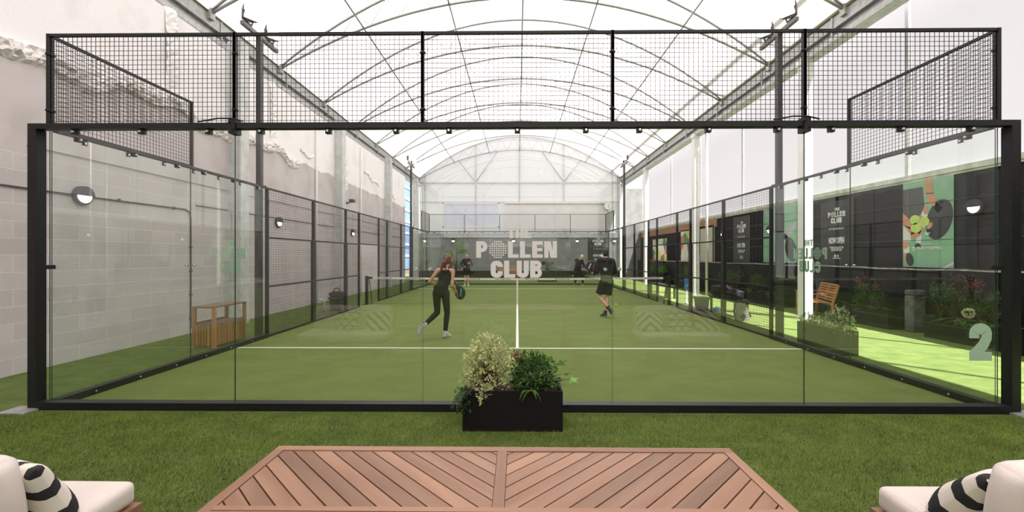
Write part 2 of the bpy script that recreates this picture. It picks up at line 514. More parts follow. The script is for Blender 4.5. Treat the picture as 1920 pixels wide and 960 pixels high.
# left wall with displaced rough ledge
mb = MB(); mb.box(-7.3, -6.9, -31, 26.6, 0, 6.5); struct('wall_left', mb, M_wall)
random.seed(5)
def rough_band(z0, z1, y0, y1, dep, step_=.05, xw=-6.9, ea=1.0):
    b = MB(); ny = int((y1 - y0) / step_); nz = max(4, int((z1 - z0) / step_)); vs = []; fs = []
    for j in range(nz + 1):
        for i in range(ny + 1):
            y = y0 + (y1 - y0) * i / ny; k = j / nz
            edge = ea * (.12 * math.sin(y * 1.7) + .07 * math.sin(y * 5.1 + 1))
            z = z0 + (z1 - z0) * k + edge * (1 if 0 < j < nz else 1.2)
            d = dep * math.sin(PI * k) ** .5 * (.25 + random.random() * 1.0) if 0 < j < nz else -.02
            vs.append((xw + d, y, z))
    for j in range(nz):
        for i in range(ny):
            a = j * (ny + 1) + i; fs.append((a, a + ny + 1, a + ny + 2, a + 1))
    b.add(vs, fs); return b
M_rough = P('broken_concrete', (.82, .78, .76), .95, 0, .25, 12, bump=.03, bscale=22)
struct('trim_broken_ledge', rough_band(4.40, 4.72, 2.0, 13.5, .10), M_rough)
M_patch = P('white_render_patch', (.88, .87, .85), .9, 0, .05, 8, bump=.02, bscale=9)
for k, (y0, y1, z0, z1) in enumerate(((13.7, 14.6, 5.0, 5.12), (17.2, 17.5, 4.3, 6.3), (19.5, 21.5, 5.2, 5.35), (22.9, 24.6, 4.9, 5.05), (8.4, 8.7, 4.8, 6.4), (12.0, 12.3, 4.8, 6.4))):
    struct('trim_render_patch_%d' % (k + 1), rough_band(z0, z1, y0, y1, .05, .06), M_patch)
# concrete plinth stripes between left pilasters; pilasters
for k, y in enumerate((10.4, 16.4, 22.6, 28.7)):
    mb = MB()
    mb.box(-6.86, -6.62, y - .1, y + .1, 0, 6.75); mb.box(-6.62, -6.58, y - .16, y + .16, 0, 6.75); mb.box(-6.90, -6.86, y - .16, y + .16, 0, 6.75)
    t = mb.build('column', P('pale_column_paint', (.60, .62, .60), .55, .1, .18, 5)); t.location = (0, 0, 0)
    tag(t, ['pale grey steel column on the block wall, behind the teak console', 'pale grey steel column beside the left wall, second from the camera', 'pale grey steel column beside the left wall, third from the camera', 'pale grey steel column at the far left corner by the blue tower'][k], 'column', 'columns along the left wall')
# left wall vertical service pipes
for k, (y, r) in enumerate(((14.7, .035), (18.9, .03))):
    mb = MB(); mb.tube([(-6.84, y, .0), (-6.84, y, 6.4)], r, 10)
    t = mb.build('drain_pipe', M_white); tag(t, ['white vertical pipe on the left wall between first two columns', 'thin white vertical pipe on the left wall past the camera fixture'][k], 'pipe')

# right boundary: masonry base, boards, coping
mb = MB(); mb.box(8.75, 9.2, -31, 31.6, 0, 1.33)
for y in range(-28, 30, 3): mb.box(8.70, 8.75, y, y + .06, 0, 1.30)
struct('wall_right', mb, M_blackmas)
mb = MB(); mb.box(8.75, 8.97, -31, 31.6, 1.33, 1.36)
struct('trim_white_ledge', rough_band(1.33, 1.365, 5.0, 29.9, .012, .05, xw=8.735, ea=.06) , P('worn_white_edge', (.55, .54, .52), .8, 0, .5, 9))
mb = MB(); mb.box(8.97, 9.2, -31, 31.6, 1.33, 3.35)
for z in (1.9, 2.35, 2.8): mb.box(8.955, 8.97, -31, 19.0, z, z + .03)
for y in (7.4, 8.55, 9.95, 11.0, 12.3, 13.5): mb.box(8.945, 8.97, y, y + .05, 1.36, 3.35)
y = 14.4
while y < 30: mb.box(8.94, 8.97, y, y + .06, 1.36, 3.35); y += .13
struct('wall_right_boards', mb, M_blackwall)
mb = MB(); mb.box(8.90, 9.25, -31, 31.6, 3.35, 3.46); mb.box(8.93, 9.0, -31, 31.6, 3.30, 3.35); struct('trim_coping', mb, M_coping)
mb = MB(); mb.box(8.90, 8.96, 19.5, 31.3, 2.95, 3.30); struct('trim_brick_band', mb, M_orange)
# sheeting above it
mb = MB(); mb.add([(9.05, -31, 3.46), (9.05, 31.6, 3.46), (9.05, 31.6, 14.5), (9.05, -31, 14.5)], [(0, 1, 2, 3)]); struct('wall_right_sheeting', mb, M_curtain)
for k, y in enumerate((2.8, 6.4, 10.1, 13.75, 17.4, 21.4, 25.4)):
    mb = MB(); mb.beam((9.0, y, 3.46), (9.0, y, 14.4), .09, .07, up=(1, 0, 0)); struct('trim_sheeting_post_%d' % (k + 1), mb, M_galv)
mb = MB(); mb.box(8.96, 9.05, -31, 31.6, 14.3, 14.5); struct('trim_sheeting_rail', mb, M_galv)
# right columns
for k, y in enumerate((11.24, 18.2, 25.2, 31.3)):
    mb = MB(); mb.box(7.40, 7.60, y, y + .30, 0, 6.75)
    mb.box(7.37, 7.63, y - .03, y + .33, 6.6, 6.75); mb.box(7.36, 7.64, y - .04, y + .34, 0, .02)
    t = mb.build('column', M_white)
    tag(t, ['white square column nearest the camera on the right, left of the teak bench', 'white square column on the right beside the round downpipe', 'white square column on the right behind the far end of the net', 'white square column in the far right corner'][k], 'column', 'columns along the right side')
mb = MB(); mb.tube([(7.78, 17.9, 0), (7.78, 17.9, 6.7)], .055, 14); mb.beam((7.6, 18.2, 2.2), (7.78, 17.95, 2.2), .03)
tag(mb.build('downpipe', M_white), 'round white downpipe beside the second right column', 'pipe')

# gutters / eaves beams
for side, x0, s in (('left', XL, -1), ('right', XR, 1)):
    mb = MB(); mb.box(x0, x0 + s * .32, YB0, YB1, 6.98, 7.26); mb.box(x0 - s * .02, x0 + s * .3, YB0, YB1, 6.68, 6.80); mb.box(x0 + s * .10, x0 + s * .16, YB0, YB1, 6.80, 6.98)
    for y in np.arange(-28, 30, 2.95 * 1.0): mb.box(x0 - s * .02, x0 + s * .1, y - .03, y + .03, 6.8, 7.26)
    struct('trim_eaves_beam_' + side, mb, M_galv)
    mb = MB(); mb.box(x0 - s * .03, x0 + s * .34, YB0, YB1, 7.26, 7.40); struct('trim_eaves_edge_' + side, mb, M_olive)

# canopy membrane
HW = 7.29
def arch_z(x, h): return 7.28 + h * (1 - ((x - XC) / HW) ** 2)
mb = MB(); vs = []; fs = []; nx = 48; ys = np.linspace(YB0, YB1, 42)
for j, y in enumerate(ys):
    sag = -.05 * math.sin(PI * ((y - YB0) / 2.95 % 1.0)) ** 2
    for i in range(nx + 1):
        x = XC - HW + 2 * HW * i / nx
        vs.append((x, y, arch_z(x, 3.22) + .02 + sag))
for j in range(len(ys) - 1):
    for i in range(nx): a = j * (nx + 1) + i; fs.append((a, a + 1, a + nx + 2, a + nx + 1))
mb.add(vs, fs, smooth=True); struct('ceiling_canopy', mb, M_canopy)

# trusses
def make_truss():
    t = thing('roof_truss', 'x', 'roof truss', (XC, 0, 7.2))
    n = 32
    up = [(HW * (2 * i / n - 1), 0, arch_z(XC + HW * (2 * i / n - 1), 2.98) - 7.2) for i in range(n + 1)]
    lo = [(HW * (2 * i / n - 1), 0, arch_z(XC + HW * (2 * i / n - 1), 2.10) - 7.26) for i in range(n + 1)]
    MB().tube(up, .034, 8).build('upper_chord', M_tube, t)
    MB().tube(lo, .034, 8).build('lower_chord', M_tube, t)
    mb = MB()
    for i in range(1, n, 1):
        if i % 2: mb.tube([up[i], lo[min(n, i + 1)]], .008, 5); mb.tube([up[i], lo[i - 1]], .008, 5)
    mb.build('web_bracing', M_tube, t)
    for s in (-1, 1): MB().box(s * HW - .08, s * HW + .08, -.08, .08, -.1, .15).build('end_plate', M_galv, t)
    return t
T0 = 12.9
words = {-1: 'arched roof truss nearest the camera, over the front glass', 0: 'arched roof truss second from the camera', 1: 'arched roof truss third from the camera', 2: 'arched roof truss fourth from the camera', 3: 'arched roof truss fifth from the camera', 4: 'arched roof truss third before the far gable', 5: 'arched roof truss last but one before the far gable', 6: 'arched roof truss against the far gable'}
tr0 = make_truss(); tr0['group'] = 'arched roof trusses'
ks = list(range(-14, 7))
back = ['thirteenth', 'twelfth', 'eleventh', 'tenth', 'ninth', 'eighth', 'seventh', 'sixth', 'fifth', 'fourth', 'third', 'second', 'first']
for i, k in enumerate(ks):
    y = T0 + 2.95 * k
    if k == 6: y = 31.4
    lab = words[k] if k in words else 'arched roof truss, %s one behind the camera as mirrored in the glass' % back[i]
    if k == 6: tr0['label'] = lab; tr0.location = (XC, y, 7.2)
    else: dup(tr0, lab, (XC, y, 7.2))
for k, (x, nm) in enumerate(((0, 'centre'), (-2.2, 'left inner'), (2.2, 'right inner'), (-4.75, 'left outer'), (4.75, 'right outer'))):
    mb = MB(); z = arch_z(XC + x, 2.10) - .06
    mb.tube([(XC + x, YB0, z), (XC + x, YB1, z)], .026, 8)
    if x == 0:
        for q in range(-3, 7): mb.tube([(XC, T0 + 2.95 * q, z), (XC, T0 + 2.95 * q, z + .9)], .02, 6)
    tag(mb.build('roof_purlin', M_tube), 'long straight galvanised tube under the trusses, %s of five' % nm, 'roof tube', 'purlins along the canopy')

# gables
for nm, y, s in (('far', 31.6, 1), ('rear', -30.0, -1)):
    mb = MB(); n = 40; vs = []
    bot = [(XC + HW * (2 * i / n - 1), y, 3.3) for i in range(n + 1)]; top = [(p[0], y, arch_z(p[0], 3.2)) for p in bot]
    mb.add(bot + top, [(i, i + 1, n + 2 + i, n + 1 + i) for i in range(n)])
    struct('wall_' + nm + '_gable', mb, M_gable)
    mb = MB(); yy = y - s * .08
    mb.beam((XL, yy, 6.95), (XR, yy, 6.95), .06, .08)
    for x in (0, -3.2, 3.2, -6.9, 7.1):
        mb.beam((XC + x, yy, 3.3), (XC + x, yy, arch_z(XC + x, 2.9)), .07, .07)
    for x in (-3.2, 3.2):
        for d in (-1.25, 1.6) if x < 0 else (1.25, -1.6):
            mb.tube([(XC + x, yy, 7.0), (XC + x + d, yy, arch_z(XC + x + d, 2.1))], .03, 6)
    mb.beam((XL, yy, 5.55), (XR, yy, 5.55), .05, .05)
    struct('trim_' + nm + '_gable_frame', mb, M_galv)
    mb = MB(); mb.box(XL - .2, 9.2, y, y + s * .2, 0, 3.3); mb.box(XR, 9.2, y, y + s * .2, 3.3, 6.5)
    x = XL
    while x < XR: mb.box(x, x + .07, y - s * .03, y, .5, 2.95); x += .16
    mb.box(XL, XR, y - s * .12, y, 2.95, 3.3)
    struct('wall_' + nm, mb, M_cladding)
mb = MB(); mb.box(XL, XR, 31.4, 31.56, 0, .55); struct('trim_far_plinth', mb, M_blackmas)
# reflected room block and window from behind the camera, built solid under far gable
M_block = P('pale_grey_panel', (.62, .61, .60), .7, 0, .05, 2)
mb = MB(); mb.box(-.9, 6.6, 31.3, 31.46, 3.6, 5.5); mb.box(-.9, 6.6, 31.2, 31.46, 5.4, 5.55); struct('trim_mirrored_block', mb, M_block)
mb = MB()
for a in ((-5.4, -5.32, 3.7, 5.5), (-1.40, -1.32, 3.7, 5.5), (-5.4, -1.32, 3.7, 3.78), (-5.4, -1.32, 5.42, 5.5)): mb.box(a[0], a[1], 31.4, 31.5, a[2], a[3])
w = struct('mirrored_window_1', mb, P('pale_frame', (.7, .7, .72), .5, 0, .05, 3))
MB().box(-5.35, -1.35, 31.52, 31.535, 3.75, 5.45).build('pane', glass_mat('mirrored_window_glass', (.93, .94, .99)), w)

# tower beyond the far left gap
M_tower = P('blue_glass_facade', (.16, .36, .66), .3, .1, .3, .4)
M_tband = P('tower_band', (.62, .60, .64), .6, 0, .15, 2)
t = thing('tower_building', 'blue glazed tower with pale bands seen past the left wall end', 'building', (-19.5, 60, 0))
MB().box(-3.5, 4.0, -3, 3, 0, 26).build('facade', M_tower, t)
mb = MB()
for z in np.arange(1.5, 26, 1.6): mb.box(-3.56, 4.06, -3.06, 3.06, z, z + .28)
for x in np.arange(-3.5, 4.1, .75): mb.box(x, x + .1, -3.08, -3.0, 0, 26)
mb.build('floor_band', M_tband, t)
# ------------------------------------------------------------------ court enclosure
G_front = glass_mat('clear_glass', (.985, .99, .985))
G_side = glass_mat('green_tinted_glass', (.945, .975, .955))
M_gedge = P('glass_edge', (.03, .07, .05), .2, 0, .1, 10)
Y0, Y1 = 4.575, 24.575

def pane(mb_len, h, z0=0.075):
    """pane in local x-z plane, thickness 12 mm, big faces glass (0), edges dark (1)"""
    b = MB(); x0, x1 = .003, mb_len - .003
    vs = [(x0, -.006, z0), (x1, -.006, z0), (x1, -.006, h), (x0, -.006, h), (x0, .006, z0), (x1, .006, z0), (x1, .006, h), (x0, .006, h)]
    b.add(vs, [(0, 1, 2, 3), (5, 4, 7, 6)], 0)
    b.add(vs, [(1, 5, 6, 2), (4, 0, 3, 7), (3, 2, 6, 7), (4, 5, 1, 0)], 1)
    return b

def make_panel(gm, label, loc, rz, L=2.0, inside=1, patch=True, clamps=(.28, 1.0, 1.72)):
    """inside: local +y or -y side that faces the court"""
    t = thing('glass_panel', label, 'glass panel', loc, rz, 'glass panels round the court')
    pane(L, 2.965).build('pane', [gm, M_gedge], t)
    for x in clamps:
        b = MB()
        b.box(x - .028, x + .028, -.022, .022, 2.925, 2.975)
        b.cyl((x, -.04, 2.95), .012, .08, (0, 1, 0), 10, 1)
        b.build('clamp', [M_black, M_chrome], t)
    if patch:
        for sx in (-.075, .075): MB().cyl((L + sx, -.018, 1.49), .017, .036, (0, 1, 0), 14, 0).build('patch_disc', M_chrome, t)
    return t

names5 = ['leftmost', 'second from the left', 'central', 'second from the right', 'rightmost']
front = []
for i in range(5):
    t = make_panel(G_front, 'clear glass panel of the near end wall, %s of five' % names5[i], (-5 + 2 * i, Y0, 0), 0, patch=(i in (1, 2)))
    front.append(t)
for i in range(5):
    make_panel(G_side, 'clear glass panel of the far end wall, %s of five' % names5[i], (-5 + 2 * i, Y1, 0), 0, patch=False)
sideG = {}
for s, sn in ((-1, 'left'), (1, 'right')):
    for k, (yy, nm) in enumerate(((Y0 + .02, 'nearest the camera'), (Y0 + 2, 'ending at the near light mast'), (Y1 - 4, 'starting at the far light mast'), (Y1 - 2, 'in the far corner'))):
        t = make_panel(G_side, 'glass panel of the %s side wall, %s' % (sn, nm), (s * 5.0, yy, 0), PI / 2, L=2.0 if k else 1.98, patch=(k == 0))
        sideG[(s, k)] = t
# black latches at the near corners
for s, t in ((-1, front[0]), (1, front[4])):
    x = .02 if s < 0 else 1.98
    b = MB(); b.rbox(x - .06, x + .06, -.03, -.008, 1.49, 1.535, .006, 2); b.cyl((x + .01 * s, -.034, 1.512), .008, .006, (0, 1, 0), 8, 0)
    b.build('corner_latch', M_black, t)

# decals on the glass
M_decal = P('white_vinyl', (.70, .68, .665), .6, 0, .03, 20)
M_decalg = P('pale_green_vinyl', (.34, .50, .36), .6, 0, .05, 20)
b = MB()
c = at_y(968.5, 475, Y0)
logo(b, lambda u, v, w: Vector((c.x + u, Y0 - .007 - w, c.z + v)), .001, .85, .515)
b.build('club_lettering', M_decal, front[2], world=True)
c2 = at_y(1837, 641, Y0)
b = MB(); q, w2 = glyph('2', .30, .66)
hh = .39
for k, poly in enumerate(q): b.prism([((u - w2 / 2) * hh * .90, (v - .5) * hh) for u, v in poly], lambda u, v, w: Vector((c2.x + u, Y0 - .007 - w - k * .00006, c2.z + v)), .001)
b.build('court_number', M_decalg, front[4], world=True)
for s in (1, -1):
    b = MB(); yc, zc = 7.50, 1.63
    fn = lambda u, v, w, s=s: Vector((s * (5.008 + w), yc + u, zc + v))
    # right pane: reads from outside, so it is reversed for someone on court
    logo(b, fn, .001, .85, .56)
    o = b.build('club_lettering', M_decalg, sideG[(s, 1)], world=True)

# beams, kerbs, posts of the near and far end frames
def beam_thing(name, label, cat, mb, mat=M_black, group=None, loc=(0, 0, 0)):
    o = mb.build(name, mat, loc=loc); tag(o, label, cat, group); return o

for yy, s, nm in ((Y0, -1, 'near'), (Y1, 1, 'far')):
    b = MB(); b.box(-5.19, 5.19, yy + s * .045, yy - s * .045, 2.978, 3.035); 
    for x in (-3, 3):
        b.box(x - .035, x + .035, yy + s * .06, yy - s * .05, 2.92, 3.07); b.cyl((x - .02, yy + s * .06, 3.03), .008, .02, (0, s, 0), 8); b.cyl((x + .02, yy + s * .06, 2.96), .008, .02, (0, s, 0), 8)
        b.tube([(x - .35, yy + s * .06, 3.04), (x - .15, yy + s * .06, 3.075), (x, yy + s * .06, 3.075), (x + .12, yy + s * .06, 3.045)], .008, 6)
    beam_thing('steel_beam', 'long black steel beam along the top of the %s glass wall' % nm, 'beam', b, group='court top beams')
    b = MB(); b.box(-5.10, 5.10, yy - .055, yy + .055, 0, .08)
    for x in np.arange(-4.5, 5, .9): b.cyl((x, yy + s * .055, .04), .010, .008, (0, s, 0), 8)
    beam_thing('kerb_rail', 'low black steel rail under the %s glass wall' % nm, 'kerb rail', b, group='court base rails')
    for sx, sn in ((-1, 'left'), (1, 'right')):
        b = MB(); b.box(sx * 5.10, sx * 5.19, yy + s * .045, yy - s * .06, .02, 2.978); b.box(sx * 5.06, sx * 5.34, yy + s * .2, yy - s * .02, 0, .02, 1)
        beam_thing('steel_post', 'square black steel post at the %s %s corner of the court' % (nm, sn), 'post', b, [M_black, M_galv], 'corner posts')
for s, sn in ((-1, 'left'), (1, 'right')):
    for (a, bb, nm) in ((Y0 + .06, Y0 + 4.0, 'near'), (Y1 - 4.0, Y1 - .06, 'far')):
        b = MB(); b.box(s * 5.05, s * 4.95, a, bb, 0, .085)
        for y in np.arange(a + .4, bb, .6): b.cyl((s * 4.95, y, .045), .012, .01, (-s, 0, 0), 8, 1)
        beam_thing('kerb_rail', 'low black bolted rail under the %s %s side glass' % (nm, sn), 'kerb rail', b, [M_black, M_chrome], 'court base rails')
        b = MB(); b.box(s * 5.035, s * 4.965, a, bb, 2.968, 3.0)
        for y in np.arange(a + .3, bb, .56): b.box(s * 4.98, s * 4.985, y - .03, y + .03, 2.90, 2.98); b.cyl((s * 4.98, y, 2.925), .014, .012, (-s, 0, 0), 10, 1)
        beam_thing('top_rail', 'slim dark rail on top of the %s %s side glass' % (nm, sn), 'rail', b, [M_dark, M_chrome], 'side glass top rails')

# wire mesh panels
def wire(mb, L, z0, z1, pitch=.05, r=.0021, y=0.0):
    n = int(round(L / pitch))
    for i in range(1, n): x = L * i / n; mb.beam((x, y, z0), (x, y, z1), 2 * r, 2 * r, up=(0, 1, 0))
    m = int(round((z1 - z0) / pitch))
    for j in range(1, m): z = z0 + (z1 - z0) * j / m; mb.beam((0, y + .004, z), (L, y + .004, z), 2 * r, 2 * r)
    return mb
def upper_mesh(label, loc, rz, proto=None):
    if proto: return dup(proto, label, loc, rz)
    t = thing('mesh_panel', label, 'mesh fence panel', loc, rz, 'upper mesh panels')
    b = MB(); b.box(0, 2, -.015, .015, .97, 1.0); b.box(0, 2, -.015, .015, 0, .02)
    b.box(-.018, .012, -.02, .02, 0, 1.0); b.box(1.988, 2.018, -.02, .02, 0, 1.0)
    for z in (.18, .78): b.cyl((-.0, -.035, z), .014, .07, (0, 1, 0), 8); b.cyl((-.03, 0, z), .012, .06, (1, 0, 0), 8)
    b.build('frame', M_black, t)
    wire(MB(), 2, .02, .97).build('wire_mesh', M_wire, t)
    return t
um = None
for yy, nm in ((Y0, 'near'), (Y1, 'far')):
    for i in range(5):
        t = upper_mesh('black wire mesh panel above the %s glass wall, %s of five' % (nm, names5[i]), (-5 + 2 * i, yy, 3.0), 0, um)
        um = um or t
for s, sn in ((-1, 'left'), (1, 'right')):
    upper_mesh('black wire mesh return panel above the near %s side glass' % sn, (s * 5, Y0 + .02, 3.0), PI / 2, um)
    upper_mesh('black wire mesh return panel above the far %s side glass' % sn, (s * 5, Y1 - 2, 3.0), PI / 2, um)

def side_mesh(L, label, loc, rz, first=True, last=False):
    t = thing('mesh_panel', label, 'mesh fence panel', loc, rz, 'side mesh panels')
    b = MB()
    b.box(0, L, -.02, .02, 2.965, 3.0); b.box(0, L, -.02, .02, 0, .05)
    b.box(0, L, -.018, .018, 1.98, 2.015); b.box(0, L, -.018, .018, 1.0, 1.035)
    b.box(L - .03, L + .03, -.03, .03, 1.99, 3.0); b.box(L - .075, L + .075, -.03, .03, 0, 1.99) if not last else b.box(L - .03, L + .03, -.03, .03, 0, 1.99)
    if first: b.box(0, .05, -.03, .03, 0, 3.0)
    b.build('frame', M_black, t)
    wire(MB(), L, .05, 2.965).build('wire_mesh', M_wire, t)
    return t
ordn = ['first', 'second', 'third']
for s, sn in ((-1, 'left'), (1, 'right')):
    y = 8.575
    for k, L in enumerate((2.0, 2.0, 1.05)):
        side_mesh(L, 'tall black mesh panel on the %s side, %s beyond the near mast' % (sn, ordn[k]), (s * 5, y, 0), PI / 2, k == 0, k == 2); y += L
    t = thing('mesh_panel', 'short black mesh panel bridging the doorway at the %s end of the net' % sn, 'mesh fence panel', (s * 5, 13.66, 2.0), PI / 2, 'doorway mesh panels')
    b = MB(); b.box(0, 1.87, -.02, .02, .965, 1.0); b.box(0, 1.87, -.018, .018, 0, .035); b.build('frame', M_black, t)
    wire(MB(), 1.87, .035, .965).build('wire_mesh', M_wire, t)
    y = 15.55
    for k, L in enumerate((1.03, 2.0, 2.0)):
        side_mesh(L, 'tall black mesh panel on the %s side, %s beyond the net' % (sn, ordn[k]), (s * 5, y, 0), PI / 2, k == 0, k == 2); y += L

# light masts
M_lamp = P('floodlight_lens', (1, .93, .80), .3, 0, .0, 5, emit=6.0)
def mast(label, loc, s):
    t = thing('light_mast', label, 'light mast', loc, 0, 'floodlight masts')
    b = MB(); b.box(-.07 if s < 0 else -.04, .04 if s < 0 else .07, -.05, .05, 0, 3.02); b.box(-.045, .045, -.05, .05, 3.02, 5.95)
    b.box(-.09, .09, -.09, .09, 3.0, 3.03); b.build('pole', M_dark, t)
    b = MB(); b.box(-.035, .035, -.55, .62, 5.93, 6.0)
    for y in (-.3, -.1, .2, .4): b.cyl((-.04, y, 5.96), .012, .08, (1, 0, 0), 8)
    b.build('crossbar', P('mast_bar', (.16, .145, .135), .5, .2, .1, 9), t)
    for y in (-.40, .33):
        R = Matrix.Translation((-s * .06, y, 6.20)) @ Vector((-s * .78, -.56, .0)).to_track_quat('-Z', 'Y').to_matrix().to_4x4()
        hd = MB()
        bm = bmesh.new(); bmesh.ops.create_cube(bm, size=1)
        for v in bm.verts:
            k = 1.0 if v.co.z < 0 else .72
            v.co = Vector((v.co.x * .26 * k, v.co.y * .26 * k, v.co.z * .17 + .055))
        bmesh.ops.bevel(bm, geom=bm.edges[:], offset=.008, segments=2, affect='EDGES')
        hd.frombm(bm, 0, R); bm.free()
        for q in range(-3, 4):
            bb = MB().box(-.08, .08, q * .026 - .004, q * .026 + .004, .13, .17); hd.add([R @ Vector(p) for p in bb.v], bb.f)
        f = hd.build('floodlight', M_dark, t)
        le = MB().box(-.115, .115, -.115, .115, -.036, -.031); MB().add([R @ Vector(p) for p in le.v], le.f).build('lens', M_lamp, f)
        br = MB(); br.beam((0, y, 5.98), (0, y, 6.05), .03); br.beam((0, y - .15, 6.05), (0, y + .15, 6.05), .012, .03)
        for q in (-.145, .145): br.beam((0, y + q, 6.05), (-s * .05, y + q, 6.20), .03, .008)
        br.build('bracket', M_dark, f)
    return t
mast('tall dark floodlight mast at the near left mesh corner', (-5.10, 8.52, 0), -1)
mast('tall dark floodlight mast at the near right mesh corner', (5.10, 8.52, 0), 1)
mast('thin dark floodlight mast at the far left of the court', (-5.06, 20.60, 0), -1)
mast('thin dark floodlight mast at the far right of the court', (5.06, 20.60, 0), 1)

# net
t = thing('padel_net', 'low black padel net with white top tape across the court', 'net', (0, 14.575, 0))
M_net = P('net_cord', (.015, .018, .016), .8, 0, .1, 9)
def nz(x): return .88 + .04 * (abs(x) / 5) ** 1.3
b = MB(); n = 224
for i in range(n + 1): x = -5 + 10 * i / n; b.beam((x, 0, .02), (x, 0, nz(x) - .03), .0036, .0036, up=(0, 1, 0))
for j in range(18): 
    for i in range(8):
        x0, x1 = -5 + 1.25 * i, -5 + 1.25 * (i + 1); k = (j + .3) / 18
        b.beam((x0, .003, .02 + k * (nz(x0) - .04)), (x1, .003, .02 + k * (nz(x1) - .04)), .0036, .0036)
b.build('net_mesh', M_net, t)
b = MB()
for i in range(20):
    x0, x1 = -5 + .5 * i, -5 + .5 * (i + 1); b.beam((x0, 0, nz(x0) - .03), (x1, 0, nz(x1) - .03), .014, .065)
tp = b.build('top_tape', P('net_tape', (.72, .66, .62), .7, 0, .08, 9), t)
b = MB()
for x in np.arange(-4.5, 5, 1.0): text_mb(b, 'THE POLLEN CLUB', lambda u, v, w: Vector((u, -.0075 - w, v)), x, nz(x) - .047, .036, .5, .0008, bold=.03)
b.build('tape_lettering', P('black_print', (.02, .02, .02), .6, 0, .05, 9), tp)
for s in (-1, 1):
    b = MB(); b.rbox(s * 5.08 - .045, s * 5.08 + .045, -.05, .05, 0, .96, .01, 2); b.box(s * 5.08 - .1, s * 5.08 + .1, -.12, .12, 0, .02)
    b.box(s * 5.08 - s * .05, s * 5.08 - s * .2, -.02, .02, .86, .93); b.build('net_post', M_black, t)
    b = MB(); b.tube([(s * 5.0, 0, .9), (s * 4.9, 0, .02)], .014, 8); b.build('tension_rod', M_black, t)
b = MB(); b.box(-.026, .026, -.010, .010, .006, .84); b.build('centre_strap', P('strap_white', (.74, .72, .68), .7), t)
# ------------------------------------------------------------------ timber furniture
def teak(name, c, stretch):
    m, nt, b, out = principled(name); L = nt.links.new
    tc = N(nt, 'ShaderNodeTexCoord'); mp = N(nt, 'ShaderNodeMapping'); mp.inputs['Scale'].default_value = stretch; L(tc.outputs['Object'], mp.inputs[0])
    at = N(nt, 'ShaderNodeAttribute', attribute_name='tint')
    n1 = N(nt, 'ShaderNodeTexNoise', noise_dimensions='4D'); n1.inputs['Scale'].default_value = 5; n1.inputs['Detail'].default_value = 8; n1.inputs['Distortion'].default_value = .8
    ml = N(nt, 'ShaderNodeMath', operation='MULTIPLY'); ml.inputs[1].default_value = 20; L(at.outputs['Fac'], ml.inputs[0]); L(ml.outputs[0], n1.inputs['W'])
    L(mp.outputs[0], n1.inputs['Vector'])
    mx = N(nt, 'ShaderNodeMix', data_type='RGBA'); mx.inputs[6].default_value = (c[0] * .70, c[1] * .62, c[2] * .58, 1); mx.inputs[7].default_value = (c[0] * 1.2, c[1] * 1.22, c[2] * 1.22, 1)
    mr = N(nt, 'ShaderNodeMapRange'); mr.inputs[1].default_value = .3; mr.inputs[2].default_value = .7; L(n1.outputs[0], mr.inputs[0]); L(mr.outputs[0], mx.inputs[0])
    sc = N(nt, 'ShaderNodeVectorMath', operation='SCALE'); L(mx.outputs[2], sc.inputs[0])
    m2 = N(nt, 'ShaderNodeMath', operation='MULTIPLY_ADD'); m2.inputs[1].default_value = .45; m2.inputs[2].default_value = .78; L(at.outputs['Fac'], m2.inputs[0]); L(m2.outputs[0], sc.inputs['Scale'])
    L(sc.outputs[0], b.inputs['Base Color']); b.inputs['Roughness'].default_value = .45
    bp = N(nt, 'ShaderNodeBump'); bp.inputs['Distance'].default_value = .0008; L(n1.outputs[0], bp.inputs['Height']); L(bp.outputs[0], b.inputs['Normal'])
    return m
TK = (.270, .150, .090)
M_tkA = teak('teak_diagonal_left', TK, (1, 1, 1)); 
M_tkX = teak('teak_along_x', TK, (.12, 1.6, 1.6)); M_tkY = teak('teak_along_y', TK, (1.6, .12, 1.6)); M_tkZ = teak('teak_upright', (.46, .215, .085), (1.6, 1.6, .15))
M_tkW = teak('teak_warm', (.50, .24, .10), (.3, .3, 1.5))

def clip(poly, x0, x1, y0, y1):
    def cl(pl, f, g):
        out = []
        for i in range(len(pl)):
            a, b = pl[i], pl[(i + 1) % len(pl)]; fa, fb = f(a), f(b)
            if fa >= 0: out.append(a)
            if fa * fb < 0:
                k = fa / (fa - fb); out.append((a[0] + (b[0] - a[0]) * k, a[1] + (b[1] - a[1]) * k))
        return out
    for f in (lambda p: p[0] - x0, lambda p: x1 - p[0], lambda p: p[1] - y0, lambda p: y1 - p[1]):
        poly = cl(poly, f, None)
        if len(poly) < 3: return []
    return poly
# table
TZ = .75
cFL = at_z(527, 833, TZ); cFR = at_z(1370, 843, TZ)
tx0, tx1, ty1 = cFL.x - .0, cFR.x, (cFL.y + cFR.y) / 2
ty0 = ty1 - 1.02
tmid = (tx0 + tx1) / 2
t = thing('dining_table', 'rectangular teak garden table with herringbone slats in the foreground', 'table', (tmid, (ty0 + ty1) / 2, 0))
lx, ly = (tx1 - tx0) / 2, (ty1 - ty0) / 2
b = MB(); fw = .042
b.box(-lx, lx, ly - fw, ly, TZ - .04, TZ, 0, .6); b.box(-lx, lx, -ly, -ly + fw, TZ - .04, TZ, 0, .4)
b.box(-lx + 0, -lx + fw, -ly + fw, ly - fw, TZ - .04, TZ - .0005, 1, .5); b.box(lx - fw, lx, -ly + fw, ly - fw, TZ - .04, TZ - .0005, 1, .7)
b.box(-.021, .021, .03, ly - fw, TZ - .04, TZ - .0005, 1, .55); b.box(-.021, .021, -ly + fw, -.03, TZ - .04, TZ - .0005, 1, .35)
